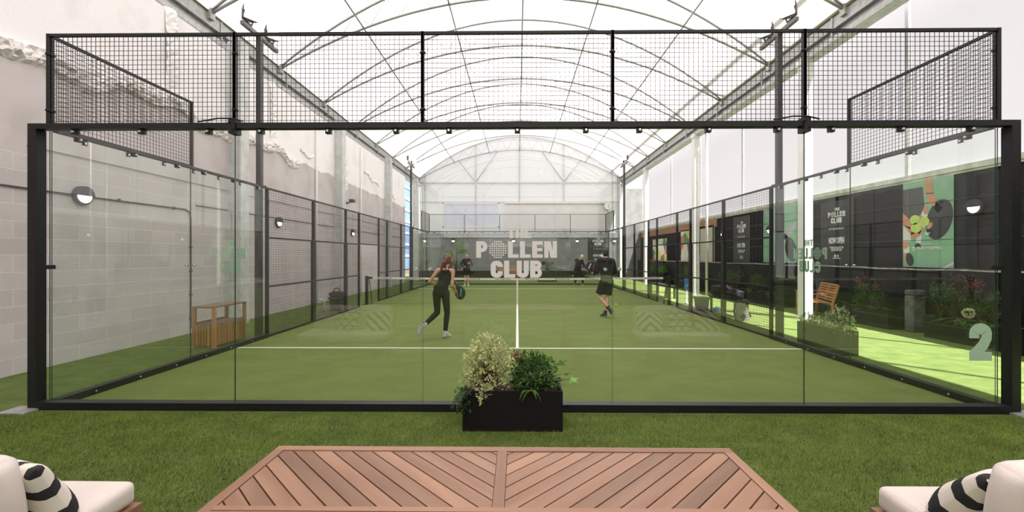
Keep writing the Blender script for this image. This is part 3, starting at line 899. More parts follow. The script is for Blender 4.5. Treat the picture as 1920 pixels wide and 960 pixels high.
b.box(-lx + fw, lx - fw, .003, .030, TZ - .04, TZ - .0003, 0, .8); b.box(-lx + fw, lx - fw, -.030, -.003, TZ - .04, TZ - .0003, 0, .45)
b.box(-lx + .06, lx - .06, ly - .10, ly - .06, TZ - .11, TZ - .04, 0, .5); b.box(-lx + .06, lx - .06, -ly + .06, -ly + .10, TZ - .11, TZ - .04, 0, .5)
b.box(-lx + .06, -lx + .10, -ly + .1, ly - .1, TZ - .11, TZ - .04, 1, .5); b.box(lx - .10, lx - .06, -ly + .1, ly - .1, TZ - .11, TZ - .04, 1, .5)
b.build('table_frame', [M_tkX, M_tkY], t)
random.seed(3)
M_diagA = teak('teak_slats_a', TK, (1, 1, 1)); M_diagB = teak('teak_slats_b', TK, (1, 1, 1))
for m, an in ((M_diagA, 45), (M_diagB, -45)):
    mp = [n for n in m.node_tree.nodes if n.type == 'MAPPING'][0]
    # rotate grain, then squeeze along it
    mp.vector_type = 'TEXTURE'; mp.inputs['Rotation'].default_value = (0, 0, math.radians(an)); mp.inputs['Scale'].default_value = (5.5, .6, .6)
for (qx0, qx1, qy0, qy1, sg) in ((-lx + fw, -.021, .030, ly - fw, -1), (.021, lx - fw, .030, ly - fw, 1), (-lx + fw, -.021, -ly + fw, -.030, 1), (.021, lx - fw, -ly + fw, -.030, -1)):
    b = MB(); pit = .0635; wd = .0575
    cx, cy = (qx0 + qx1) / 2, (qy0 + qy1) / 2; d = Vector((1, sg)).normalized(); nn = Vector((-d.y, d.x))
    for k in range(-16, 17):
        c = nn * (k * pit); q = [Vector((cx, cy)) + c + d * a * 2 + nn * e * wd / 2 for a, e in ((-1, -1), (1, -1), (1, 1), (-1, 1))]
        pl = clip([(p.x, p.y) for p in q], qx0 + .002, qx1 - .002, qy0 + .002, qy1 - .002)
        if len(pl) > 2: b.prism(pl, lambda u, v, w: Vector((u, v, TZ - .026 + w)), .022, 0, random.random())
    b.build('slat_panel', M_diagA if sg > 0 else M_diagB, t)
for sx in (-1, 1):
    for sy in (-1, 1):
        MB().box(sx * (lx - .06), sx * (lx - .13), sy * (ly - .06), sy * (ly - .13), 0, TZ - .04, 0, random.random()).build('leg', M_tkZ, t)

# fabrics
M_fab = P('cream_canvas', (.70, .625, .575), .9, 0, .05, 5, bump=.0012, bscale=260)
M_fab2 = P('beige_canvas', (.66, .56, .46), .9, 0, .06, 5, bump=.0012, bscale=260)
def pattern(name, kind):
    m, nt, b, out = principled(name); L = nt.links.new
    tc = N(nt, 'ShaderNodeTexCoord'); sp = N(nt, 'ShaderNodeSeparateXYZ'); L(tc.outputs['Object'], sp.inputs[0])
    def mth(op, a, c=None):
        n = N(nt, 'ShaderNodeMath', operation=op)
        for i, q in ((0, a), (1, c)):
            if q is None: continue
            if isinstance(q, (int, float)): n.inputs[i].default_value = q
            else: L(q, n.inputs[i])
        return n.outputs[0]
    x, z = sp.outputs['X'], sp.outputs['Z']
    if kind == 'chevron':
        v = mth('ADD', mth('ABSOLUTE', x), z); f = mth('GREATER_THAN', mth('PINGPONG', mth('MULTIPLY', v, 14.0), 1.0), .56)
    elif kind == 'stripe':
        v = mth('ADD', x, z); f = mth('GREATER_THAN', mth('PINGPONG', mth('MULTIPLY', v, 14.0), 1.0), .58)
    else:
        a = mth('PINGPONG', mth('MULTIPLY', mth('ADD', x, z), 7.0), .5); c = mth('PINGPONG', mth('MULTIPLY', mth('SUBTRACT', x, z), 7.0), .5)
        e = mth('PINGPONG', mth('MULTIPLY', z, 9.0), .5)
        f = mth('LESS_THAN', mth('MINIMUM', mth('MINIMUM', a, c), e), .08)
    mx = N(nt, 'ShaderNodeMix', data_type='RGBA'); mx.inputs[6].default_value = (.78, .71, .63, 1); mx.inputs[7].default_value = (.02, .02, .022, 1)
    L(f, mx.inputs[0]); L(mx.outputs[2], b.inputs['Base Color']); b.inputs['Roughness'].default_value = .9
    return m
PM = {k: pattern('cushion_' + k, k) for k in ('chevron', 'stripe', 'cross')}

def pillow(name, label, loc, w, h, th, rx, rz, mat, ry=0):
    """puffed square cushion, face towards local -y / +y"""
    b = MB(); n = 32; vs = []; fs = []
    for side in (-1, 1):
        for j in range(n + 1):
            for i in range(n + 1):
                u, v = 2 * i / n - 1, 2 * j / n - 1
                e = max(0, (1 - u ** 4) * (1 - v ** 4)) ** .5
                pin = 1 - .06 * (1 - abs(u)) * (abs(v) ** 3) * 1.0
                wob = .012 * math.sin(5 * u + 3 * v) * e
                vs.append((u * w / 2 * (1 - .07 * (1 - v * v) * abs(u) ** 3), side * (th / 2 * e + wob * .6 + .003), v * h / 2 * (1 - .07 * (1 - u * u) * abs(v) ** 3)))
    m = (n + 1) ** 2
    for sd in (0, 1):
        for j in range(n):
            for i in range(n):
                a = sd * m + j * (n + 1) + i; q = (a, a + 1, a + n + 2, a + n + 1); fs.append(q if sd == 0 else q[::-1])
    rim = [i for i in range(n)] + [j * (n + 1) + n for j in range(n)] + [n * (n + 1) + i for i in range(n, 0, -1)] + [j * (n + 1) for j in range(n, 0, -1)]
    for k in range(len(rim)): a, c = rim[k], rim[(k + 1) % len(rim)]; fs.append((a, a + m, c + m, c))
    b.add(vs, fs, smooth=True)
    o = b.build(name, mat); o.location = loc; o.rotation_euler = (rx, ry, rz)
    tag(o, label, 'cushion', 'loose cushions on the sofas'); return o

def sofa(sn, x0, x1, yf):
    """two-seater facing the court (+y); yf = front edge"""
    yb = yf - .70; cx = (x0 + x1) / 2
    t = thing('garden_sofa', 'cream cushioned teak sofa at the lower %s corner, facing the court' % sn, 'sofa', (cx, yb, 0), 0, 'garden sofas')
    w = (x1 - x0) / 2
    b = MB()
    b.box(-w - .02, w + .02, .66, .71, .14, .27, 0, .4); b.box(-w - .02, w + .02, .0, .05, .14, .27, 0, .6)
    b.box(-w - .02, -w + .04, .05, .66, .14, .27, 1, .5); b.box(w - .04, w + .02, .05, .66, .14, .27, 1, .5)
    for i in range(7): y = .08 + i * .08; b.box(-w + .04, w - .04, y, y + .055, .245, .262, 0, random.random())
    b.build('frame', [M_tkX, M_tkY], t)
    for sx in (-1, 1):
        for y in (.02, .64): MB().box(sx * w, sx * (w - .07), y, y + .06, 0, .14, 0, .5).build('leg', M_tkZ, t)
    b = MB()
    b.box(-w, w, .0, .03, .55, .60, 0, .5)
    for i in range(11): x = -w + .02 + (2 * w - .06) * i / 10; b.box(x, x + .04, .0, .02, .27, .55, 1, random.random())
    b.build('back_frame', [M_tkX, M_tkZ], t)
    for k in (-1, 1):
        MB().rbox(min(0, k * w) + .004, max(0, k * w) - .004, .10, .705, .27, .40, .035, 4, puff=.012).build('seat_cushion', M_fab, t)
        b = MB(); R = Matrix.Translation((0, .17, .40)) @ Matrix.Rotation(math.radians(8), 4, 'X')
        b.rbox(min(0, k * (w - .05)) + .004, max(0, k * (w - .05)) - .004, -.07, .08, 0, .375, .05, 4, mat=R, puff=.03)
        b.build('back_cushion', M_fab2 if False else M_fab, t)
    return t
sf_r = sofa('right', 1.93, 3.33, 2.36)
sf_l = sofa('left', -3.49, -2.09, 2.36)
pillow('cushion', 'black and cream striped cushion by the near arm of the right sofa', (2.17, 2.0, .545), .42, .38, .15, math.radians(42), math.radians(8), PM['chevron'])
pillow('cushion', 'cream cushion with black crossed lines in the middle of the right sofa', (2.66, 1.99, .565), .40, .40, .14, math.radians(24), math.radians(-4), PM['cross'])
pillow('cushion', 'diagonally striped cushion at the far end of the right sofa', (3.10, 1.97, .575), .44, .42, .15, math.radians(24), math.radians(-12), PM['stripe'])
pillow('cushion', 'black and cream striped cushion at the table end of the left sofa', (-2.30, 1.99, .535), .40, .36, .14, math.radians(28), math.radians(-8), PM['stripe'])
pillow('cushion', 'cream cushion with black crossed lines on the left sofa', (-2.82, 1.97, .565), .40, .40, .14, math.radians(24), math.radians(5), PM['cross'])

# teak console outside the left glass
t = thing('console_table', 'slatted teak console with open shelf outside the left glass', 'console', (-5.53, 8.02, 0))
w, l, h = .20, .45, .74
for sx in (-1, 1):
    for sy in (-1, 1): MB().box(sx * w, sx * (w - .05), sy * l, sy * (l - .05), 0, h - .03, 0, random.random()).build('leg', M_tkZ, t)
b = MB(); b.box(-w, w, -l, -l + .05, h - .035, h, 0, .6); b.box(-w, w, l - .05, l, h - .035, h, 0, .4)
for i in range(5): x = -w + i * .081; b.box(x, x + .075, -l + .05, l - .05, h - .03, h, 1, random.random())
b.build('table_top', [M_tkX, M_tkY], t)
b = MB()
for i in range(5): x = -w + .01 + i * .077; b.box(x, x + .07, -l + .02, l - .02, .40, .42, 0, random.random())
b.box(w - .04, w, -l + .05, l - .05, .40, .45, 0, .5); b.box(-w, -w + .04, -l + .05, l - .05, .40, .45, 0, .5)
b.build('shelf', M_tkY, t)
b = MB()
for sx in (-1, 1):
    y = -l + .055
    while y < l - .09: b.box(sx * w - sx * .008, sx * w - sx * .026, y, y + .038, .04, .40, 0, random.random()); y += .054
    y = y
for sy in (-1, 1):
    x = -w + .055
    while x < w - .07: b.box(x, x + .036, sy * l - sy * .008, sy * l - sy * .026, .04, .40, 0, random.random()); x += .052
b.build('side_slats', M_tkZ, t)
b = MB(); b.box(-w + .01, w - .01, -l + .03, -l + .06, .02, .06); b.box(-w + .01, w - .01, l - .06, l - .03, .02, .06); b.build('bottom_rail', M_tkX, t)

# teak bench
def bench(label, loc, rz, L=1.25):
    t = thing('garden_bench', label, 'bench', loc, rz, 'teak benches')
    w = L / 2
    for sx in (-1, 1):
        MB().box(sx * w, sx * (w - .05), .22, .27, 0, .62, 0, .5).build('front_leg', M_tkZ, t)
        b = MB(); b.beam((sx * (w - .025), -.22, 0), (sx * (w - .025), -.24, .42), .05, .05); b.beam((sx * (w - .025), -.24, .42), (sx * (w - .025), -.36, .88), .05, .05); b.build('rear_leg', M_tkZ, t)
        MB().box(sx * (w + .01), sx * (w - .06), -.30, .30, .62, .645, 0, .7).build('armrest', M_tkY, t)
    b = MB()
    for i in range(7): y = -.20 + i * .067; b.box(-w + .05, w - .05, y, y + .055, .40, .42, 0, random.random())
    b.box(-w + .05, w - .05, .23, .26, .33, .40); b.box(-w + .05, w - .05, -.23, -.20, .33, .40); b.build('seat', M_tkW, t)
    b = MB()
    for i in range(7):
        k = i / 6; y = -.255 - .105 * (.08 + .9 * k); z = .47 + .40 * k
        b.box(-w + .05, w - .05, y, y + .018, z - .022, z + .022, 0, random.random())
    b.beam((0, -.25, .44), (0, -.36, .88), .05, .02); b.build('backrest', M_tkW, t)
    return t
bench('reddish teak bench against the black wall, beyond the white column', (8.15, 12.0, 0), math.radians(72))
bench('reddish teak bench far behind the court, under the club lettering', (-.6, 29.2, 0), PI)

# ------------------------------------------------------------------ plants
def leafmat(name, c, tint=.7, rough=.5):
    m = P(name, c, rough, 0, .22, 25, tint=tint)
    nt = m.node_tree; b = nt.nodes['Principled BSDF']; out = nt.nodes['Material Output']
    tl = nt.nodes.new('ShaderNodeBsdfTranslucent'); mx = nt.nodes.new('ShaderNodeMixShader'); mx.inputs[0].default_value = .25
    src = b.inputs['Base Color'].links[0].from_socket
    nt.links.new(src, tl.inputs[0]); nt.links.new(b.outputs[0], mx.inputs[1]); nt.links.new(tl.outputs[0], mx.inputs[2]); nt.links.new(mx.outputs[0], out.inputs['Surface'])
    return m
L_var = leafmat('variegated_leaf', (.50, .56, .22), .8)
L_cream = leafmat('cream_leaf_edge', (.72, .72, .45), .5)
L_green = leafmat('mid_green_leaf', (.085, .19, .03), .9)
L_dark = leafmat('dark_green_leaf', (.030, .085, .020), .9)
L_bright = leafmat('bright_green_leaf', (.16, .33, .05), .8)
L_red = leafmat('russet_leaf', (.24, .075, .045), .8)
M_stem = P('brown_stem', (.10, .055, .03), .8, 0, .2, 20)
M_soil = P('bark_mulch', (.09, .045, .028), .95, 0, .5, 40, bump=.01)
M_planter = P('black_planter', (.010, .0095, .009), .62, 0, .12, 3, bump=.0006, bscale=80, spec=.15)

def leaf(b, p, d, L, w, mi=0, tint=.5, fold=.25, lobes=0):
    d = Vector(d).normalized(); u = Vector((random.uniform(-1, 1), random.uniform(-1, 1), random.uniform(.2, 1.2)))
    a = d.cross(u)
    if a.length < 1e-4: a = d.orthogonal()
    a.normalize(); nrm = a.cross(d)
    p = Vector(p)
    if lobes:
        vs = [p]; 
        for i in range(lobes * 2 + 1):
            an = math.radians(-130 + 260 * i / (lobes * 2)); r = L * (1.0 if i % 2 == 1 else .45) * (1 - .25 * abs(an) / 2.3)
            vs.append(p + d * (r * math.cos(an) + L * .25) + a * r * math.sin(an) + nrm * (-.18 * r))
        b.add(vs, [(0, i, i + 1) for i in range(1, lobes * 2 + 1)], mi, tint)
    else:
        m1 = p + d * L * .45; tip = p + d * L - nrm * L * .12
        b.add([p, m1 + a * w / 2 + nrm * fold * w, tip, m1 - a * w / 2 + nrm * fold * w, m1], [(0, 1, 4), (1, 2, 4), (2, 3, 4), (3, 0, 4)], mi, tint)

def bush(b, st, base, c, r, nb, nl, L, w, mi=(0,), up=.3, seed=0, lobes=0, hollow=.5):
    """branches from base to points of an ellipsoid shell, leaf sprays at their ends"""
    rnd = random.Random(seed); random.seed(seed)
    base = Vector(base); c = Vector(c)
    for k in range(nb):
        th = rnd.uniform(0, 2 * PI); ph = math.acos(rnd.uniform(-.75, 1)); rr = rnd.uniform(hollow, 1) 
        e = c + Vector((r[0] * math.sin(ph) * math.cos(th), r[1] * math.sin(ph) * math.sin(th), r[2] * math.cos(ph))) * rr
        mid = (base + e) / 2 + Vector((0, 0, .03))
        if st is not None: st.tube([base + Vector((rnd.uniform(-.02, .02), rnd.uniform(-.02, .02), 0)), mid, e], [.0024, .0018, .001], 4, caps=False)
        out = (e - c); out = out.normalized() if out.length > 1e-4 else Vector((0, 0, 1))
        t0 = rnd.random()
        for q in range(nl):
            d = out * .6 + Vector((rnd.uniform(-1, 1), rnd.uniform(-1, 1), rnd.uniform(-.7, 1) + up))
            p = e + Vector((rnd.uniform(-1, 1), rnd.uniform(-1, 1), rnd.uniform(-1, 1))) * L * 1.0
            leaf(b, p, d, L * rnd.uniform(.6, 1.25), w * rnd.uniform(.7, 1.2), rnd.choice(mi), min(1, max(0, t0 * .5 + rnd.random() * .5)), lobes=lobes)

def fern(b, p, d, L, w, mi=0, n=16, droop=.5):
    p = Vector(p); d = Vector(d).normalized(); s = d.cross(Vector((0, 0, 1))); s = s.normalized() if s.length > .01 else Vector((1, 0, 0))
    pts = []
    for i in range(n + 1):
        k = i / n; pts.append(p + d * L * k + Vector((0, 0, -droop * L * k * k)))
    b.tube(pts, .0015, 3, mi, .3, caps=False)
    for i in range(1, n):
        k = i / n; ww = w * math.sin(PI * min(1, k * .85 + .15)) 
        for sg in (-1, 1):
            q = pts[i]; e = q + s * sg * ww + d * ww * .35 + Vector((0, 0, -.15 * ww)); m = (q + e) / 2
            f = (pts[i + 1] - pts[i]) * .42
            b.add([q - f * .3, m + f, e, m - f], [(0, 1, 2), (0, 2, 3)], mi, random.random())

def planter_box(label, loc, rz, L, D, H, group='black planter boxes'):
    t = thing('planter', label, 'planter', loc, rz, group)
    b = MB()
    b.box(-L / 2, L / 2, -D / 2, -D / 2 + .02, 0, H); b.box(-L / 2, L / 2, D / 2 - .02, D / 2, 0, H)
    b.box(-L / 2, -L / 2 + .02, -D / 2 + .02, D / 2 - .02, 0, H); b.box(L / 2 - .02, L / 2, -D / 2 + .02, D / 2 - .02, 0, H)
    b.box(-L / 2 + .02, L / 2 - .02, -D / 2 + .02, D / 2 - .02, .02, .04)
    b.build('box', M_planter, t)
    MB().box(-L / 2 + .02, L / 2 - .02, -D / 2 + .02, D / 2 - .02, H - .10, H - .04).build('soil', M_soil, t)
    return t

# foreground planter
pY = 4.03; pl = at_z(867, 810, 0); pr = at_z(1055, 809, 0)
pcx = (pl.x + pr.x) / 2; pL = pr.x - pl.x
pt_front = planter_box('black rectangular planter in front of the centre of the glass wall', (pcx, pl.y + .19, 0), 0, pL, .36, .375)
bx, by = pcx, pl.y + .19
def plant(name, label, cat, bfun, mats, loc, group=None):
    t = thing(name, label, cat, loc, 0, group); lf, st = MB(), MB()
    bfun(lf, st); lf.build('foliage', mats, t)
    if st.v: st.build('stems', M_stem, t)
    return t
def f1(b, st):
    bush(b, st, (0, 0, 0), (.0, .0, .25), (.25, .18, .31), 200, 15, .026, .017, (0, 0, 1), seed=1, hollow=.45)
    bush(b, st, (0, 0, 0), (-.08, -.02, .12), (.20, .15, .14), 60, 12, .025, .017, (0, 0, 1), seed=2)
    bush(b, st, (0, 0, 0), (-.04, -.15, .0), (.09, .06, .07), 22, 14, .028, .018, (0, 1), seed=12)
plant('variegated_shrub', 'pale yellow-green variegated shrub in the left half of the front planter', 'shrub', f1, [L_var, L_cream], (pcx - .22, by, .33))
def f2(b, st):
    bush(b, st, (0, 0, 0), (0, 0, .15), (.21, .16, .20), 120, 9, .050, .024, (0, 0, 1), seed=3, up=0)
    rr = random.Random(9); random.seed(9)
    for q in range(34):
        an = rr.uniform(0, 2 * PI); fern(b, (rr.uniform(-.1, .1), rr.uniform(-.08, .08), .03), (math.cos(an), math.sin(an) - .3, rr.uniform(.3, 1.0)), rr.uniform(.2, .29), .030, rr.choice((0, 1)), 14, rr.uniform(.1, .3))
    for (x, y, z, a) in ((.27, -.05, .17, .4), (.24, .02, .24, 1.2), (.33, -.08, .13, -.1), (.16, .05, .27, 1.8)):
        st.tube([(0, 0, 0), (x * .6, y, z * .9), (x, y, z)], .003, 4, caps=False)
        leaf(b, (x, y, z), (math.cos(a), -.4, math.sin(a) * .6 + .2), .085, .06, 2, .8, lobes=4)
plant('leafy_fern', 'dark green ferny plant in the right half of the front planter', 'plant', f2, [L_green, L_dark, L_bright], (pcx + .21, by, .33))
def f3(b, st): bush(b, st, (0, 0, 0), (.02, .02, .27), (.055, .04, .09), 16, 9, .030, .017, (0,), seed=4)
plant('russet_shrub', 'small russet-leaved sprig between the two front plants', 'plant', f3, [L_red], (pcx + .02, by + .04, .33))
def f4(b, st):
    rr = random.Random(5); random.seed(5)
    for q in range(9):
        x = rr.uniform(-.06, .05); st.tube([(x, 0, 0), (x - .04, -.05, .02), (x - .06, -.07, -.12 - .1 * rr.random())], .002, 4, caps=False)
        for k in range(12):
            z = .03 - .25 * k / 12; leaf(b, (x - .045 + rr.uniform(-.02, .02), -.06, z), (rr.uniform(-1, 1), -.6, rr.uniform(-1, .3)), .035, .026, 0, rr.random())
    for q in range(6): fern(b, (rr.uniform(-.04, .06), -.06, .0), (rr.uniform(-1, .4), -.8, .1), .17, .026, 0, 12, .9)
plant('trailing_ivy', 'dark trailing ivy over the left front corner of the front planter', 'plant', f4, [L_dark], (pcx - .42, by - .125, .385))
def f5(b, st):
    rr = random.Random(15); random.seed(15)
    for q in range(5): fern(b, (rr.uniform(-.09, .09), 0, .0), (rr.uniform(-.8, .8), -.5, .5), .13, .020, 0, 12, 1.1)
plant('trailing_fern', 'small drooping fern over the front edge of the front planter', 'plant', f5, [L_green], (pcx + .10, by - .165, .378))

# planter outside the right side glass
t = planter_box('black planter on the sunlit lawn right outside the right side glass', (5.44, 7.72, 0), PI / 2, 1.15, .26, .40)
def f6(b, st):
    for k in range(5):
        bush(b, st, (0, -.48 + .24 * k, 0), (0, -.46 + .23 * k, .08), (.16, .20, .12), 34, 9, .032, .020, (0, 1, 0), seed=20 + k)
    bush(b, st, (0, -.3, 0), (0.02, -.32, .22), (.18, .22, .20), 110, 9, .030, .018, (0, 1), seed=31)
plant('variegated_shrub', 'cream-edged variegated shrub in the planter outside the right side glass', 'shrub', f6, [L_green, L_cream], (5.44, 7.72, .36))

# planters along the black wall
def mixed(b, st, L, seed, red=True, hgt=.5, light=False):
    rr = random.Random(seed); random.seed(seed)
    for k in range(int(L * 3)):
        y = -L / 2 + .15 + (L - .3) * rr.random()
        for q in range(5):
            st.tube([(0, y, 0), (rr.uniform(-.1, .1), y + rr.uniform(-.12, .12), hgt * rr.uniform(.6, 1.1))], .004, 4, caps=False)
        bush(b, st, (0, y, 0), (rr.uniform(-.1, .05), y, hgt * rr.uniform(.35, .8)), (.17, .24, hgt * .42), 34, 9, .06, .020, (0, 1, 2) if light else (0, 1, 1), seed=seed * 7 + k, hollow=.2)
    if red: bush(b, st, (0, .2, 0), (0, .2, hgt * .95), (.20, .35, .28), 26, 8, .055, .016, (3,), seed=seed + 99)
    for q in range(26):
        y = rr.uniform(-L / 2, L / 2); fern(b, (-.1, y, .0), (-1, rr.uniform(-1, 1), rr.uniform(.2, 1.4)), rr.uniform(.25, .5), .06, rr.choice((0, 1)), 12, .5)
GM = [L_green, L_dark, L_bright, L_red]
rows = [(8.44, 8.0, 1.7, 'black planter by the black wall nearest the camera', 'tall dark green shrubs with russet tips in the wall planter nearest the camera', .62, True, False),
        (8.44, 10.35, 1.3, 'black planter by the black wall between the stone pier and the bench', 'leafy green plant with russet shrub in the second wall planter', .55, True, False),
        (8.44, 14.7, 1.9, 'black planter by the black wall beyond the bench', 'green shrub in the wall planter just beyond the bench', .5, False, False),
        (8.44, 17.2, 1.5, 'slatted olive planter by the black wall near the second column', 'rounded dull green shrub beside the downpipe', .62, False, False),
        (8.44, 21.3, 3.0, 'long dark planter below the coloured mural', 'bright mixed greenery in front of the mural', .62, True, True),
        (8.44, 26.2, 3.0, 'long dark planter in the far right corner of the lawn', 'russet and bright green shrubs in the far right planter', .7, True, True)]
for k, (x, y, L, l1, l2, hg, red, light) in enumerate(rows):
    planter_box(l1, (x, y, 0), PI / 2, L, .46, .44, 'wall planters')
    plant('shrub', l2, 'shrub', lambda b, st: mixed(b, st, L, 40 + k, red, hg, light), GM, (x - .06, y, .40), 'shrubs in the wall planters')
def f7(b, st):
    st.tube([(0, 0, 0), (0, 0, .14)], .004, 4)
    for q in range(140):
        d = Vector((random.gauss(0, 1), random.gauss(0, 1), random.gauss(0, 1))).normalized(); leaf(b, Vector((0, 0, .17)) + d * .07, d, .03, .03, 0, random.random())
plant('hydrangea_bloom', 'round cream flower head in the nearest wall planter', 'flower', f7, [L_cream], (8.22, 8.0, .42))
# far planters with palms
def palm(b, st, h, n, L, seed):
    rr = random.Random(seed); random.seed(seed)
    for q in range(4): st.tube([(rr.uniform(-.05, .05), 0, 0), (rr.uniform(-.1, .1), 0, h * rr.uniform(.6, 1))], .018, 6)
    for q in range(n):
        an = rr.uniform(0, 2 * PI); fern(b, (rr.uniform(-.1, .1), 0, h * rr.uniform(.45, 1)), (math.cos(an), math.sin(an), rr.uniform(.2, 1.2)), L * rr.uniform(.7, 1.1), .16, rr.choice((0, 1)), 16, .8)
for (x, y, nm, h, big) in ((-3.9, 27.5, 'left', .9, True), (1.9, 27.6, 'right', .9, False)):
    planter_box('dark planter behind the far glass, %s of the two' % nm, (x, y, 0), 0, 1.2, .45, .45, 'far planters')
    def fp(b, st):
        palm(b, st, h, 26, .75, 70 + int(x))
        if big:
            for (a, zz) in ((.5, 1.5), (1.1, 1.75), (.2, 1.1), (2.4, 1.2)):
                st.tube([(0, 0, 0), (.1 * math.cos(a), 0, zz)], .012, 5); leaf(b, (.1 * math.cos(a), 0, zz - .2), (math.cos(a), -.2, math.sin(a)), .85, .45, 2, .7)
    plant('potted_palm', 'dark palm standing behind the far glass, %s of the two' % nm, 'palm', fp, [L_green, L_dark, L_bright], (x, y, .40))

# ------------------------------------------------------------------ wall lamps, cables, camera, clock
M_glow = P('lamp_diffuser', (1, .96, .9), .4, 0, 0, 5, emit=3.2)
M_lampb = P('lamp_housing', (.03, .03, .032), .5, 0, .1, 9)
def wall_lamp(label, loc, rz):
    t = thing('wall_lamp', label, 'wall lamp', loc, rz, 'round bulkhead wall lamps')   # faces local -y
    b = MB(); b.tube([(0, .0, 0), (0, -.05, 0), (0, -.06, 0)], [.15, .15, .14], 32); b.build('housing', M_lampb, t)
    b = MB(); pts = [(0, -.075, 0)] ; n = 20
    vs = [(0, -.066, 0)] + [(.115 * math.cos(PI + PI * i / n), -.066, .115 * math.sin(PI + PI * i / n)) for i in range(n + 1)]
    vs2 = [(p[0], -.060, p[2]) for p in vs]
    b.add(vs + vs2, [(0, i + 1, i + 2) for i in range(n)] + [(i + 1, n + 3 + i, n + 4 + i, i + 2) for i in range(n)] + [(0, n + 1, 2 * n + 3, n + 2), (0, n + 2, n + 3, 1)])
    b.build('diffuser', M_glow, t)
    b = MB(); n = 20
    vs = [(.15 * math.cos(PI * i / n), -.062, .15 * math.sin(PI * i / n)) for i in range(n + 1)]
    vs += [(p[0], -.082, p[2] * 1.0) for p in vs]; m = n + 1
    b.add(vs, [(i, i + 1, m + i + 1, m + i) for i in range(n)] + [tuple(range(m, 2 * m)), tuple(range(m))[::-1], (0, m, 2 * m - 1, n)])
    b.build('eyelid_hood', M_lampb, t)
    return t
pl0 = at_x(152, 367, -6.9)
wall_lamp('round wall lamp on the left block wall nearest the camera', (-6.9, pl0.y, pl0.z), PI / 2)
wall_lamp('round wall lamp on the left wall behind the first side mesh panel', (-6.9, 12.4, 2.60), PI / 2)
wall_lamp('round wall lamp on the left wall behind the third side mesh panel', (-6.9, 18.0, 2.60), PI / 2)
pr0 = at_x(1831, 388, 8.94)
wall_lamp('round wall lamp on the black wall right of the racket poster', (8.94, pr0.y, pr0.z), -PI / 2)
wall_lamp('round wall lamp on the black wall hidden by the near right mast', (8.94, 15.4, 2.55), -PI / 2)
wall_lamp('round wall lamp on the black wall right of the tall white downpipe', (8.94, 18.9, 2.6), -PI / 2)
wall_lamp('round wall lamp on the black wall beside the mural', (8.94, 24.2, 2.62), -PI / 2)
for px, nm in ((797, 'leftmost of five'), (850, 'second from the left of five'), (963, 'middle of five'), (1082, 'second from the right of five'), (1152, 'rightmost of five')):
    p = at_y(px, 451, 31.57); wall_lamp('round wall lamp on the far grey wall, %s' % nm, tuple(p), 0)

b = MB(); y_l = pl0.y
b.tube([(-6.88, -2, 2.60), (-6.88, y_l - .12, 2.58)], .012, 6); b.tube([(-6.88, y_l + .12, 2.58), (-6.88, 8.9, 2.60), (-6.88, 9.03, 2.55), (-6.88, 9.06, 2.4), (-6.88, 9.06, .1)], .012, 6)
b.tube([(-6.88, 9.2, 2.72), (-6.88, 26, 2.72)], .010, 6); b.tube([(-6.88, 6.0, 3.18), (-6.88, 26, 3.18)], .006, 5)
for y in np.arange(-1, 9, 1.2): b.box(-6.9, -6.865, y, y + .03, 2.57, 2.62)
for z in np.arange(.3, 2.3, .5): b.box(-6.9, -6.865, 9.03, 9.09, z, z + .03)
tag(b.build('cable_conduit', M_conduit), 'thin grey electrical conduit clipped along the left wall', 'conduit')
b = MB()
b.tube([(8.93, 2, 2.78), (8.93, 19, 2.78)], .008, 5); b.tube([(8.93, 2, 1.98), (8.93, 19, 1.98)], .006, 5)
tag(b.build('cable_conduit', M_lampb), 'thin black cable run along the black board wall', 'conduit')
c = at_x(664, 377, -6.6)
t = thing('security_camera', 'small black security camera bracketed high on the left wall', 'camera', (-6.9, c.y, c.z), 0)
MB().cyl((0, 0, -.08), .05, .03, (1, 0, 0), 14).tube([(.03, 0, -.08), (.16, -.03, -.06)], .02, 8).build('bracket', M_lampb, t)
MB().tube([(.12, .02, 0), (.36, -.12, -.03)], .055, 14).box(.1, .34, -.1, .0, .05, .065).build('camera_body', M_lampb, t)
MB().tube([(.36, -.12, -.03), (.372, -.127, -.032)], .035, 14).build('lens', M_chrome, t)
c = at_y(1140, 386, 31.14)  # clock mirrored in the near glass, built as a solid at the far gable
t = thing('wall_clock', 'round white clock mirrored in the glass, built high at the right of the far gable', 'clock', tuple(c), 0)
MB().cyl((0, .05, 0), .30, .10, (0, -1, 0), 32).build('case', P('clock_grey', (.5, .5, .5), .4), t)
MB().cyl((0, -.05, 0), .27, .01, (0, -1, 0), 32).build('dial', M_white, t)
MB().beam((0, -.065, 0), (.09, -.065, .13), .02, .01).beam((0, -.068, 0), (.05, -.068, -.17), .014, .01).build('hand', M_lampb, t)

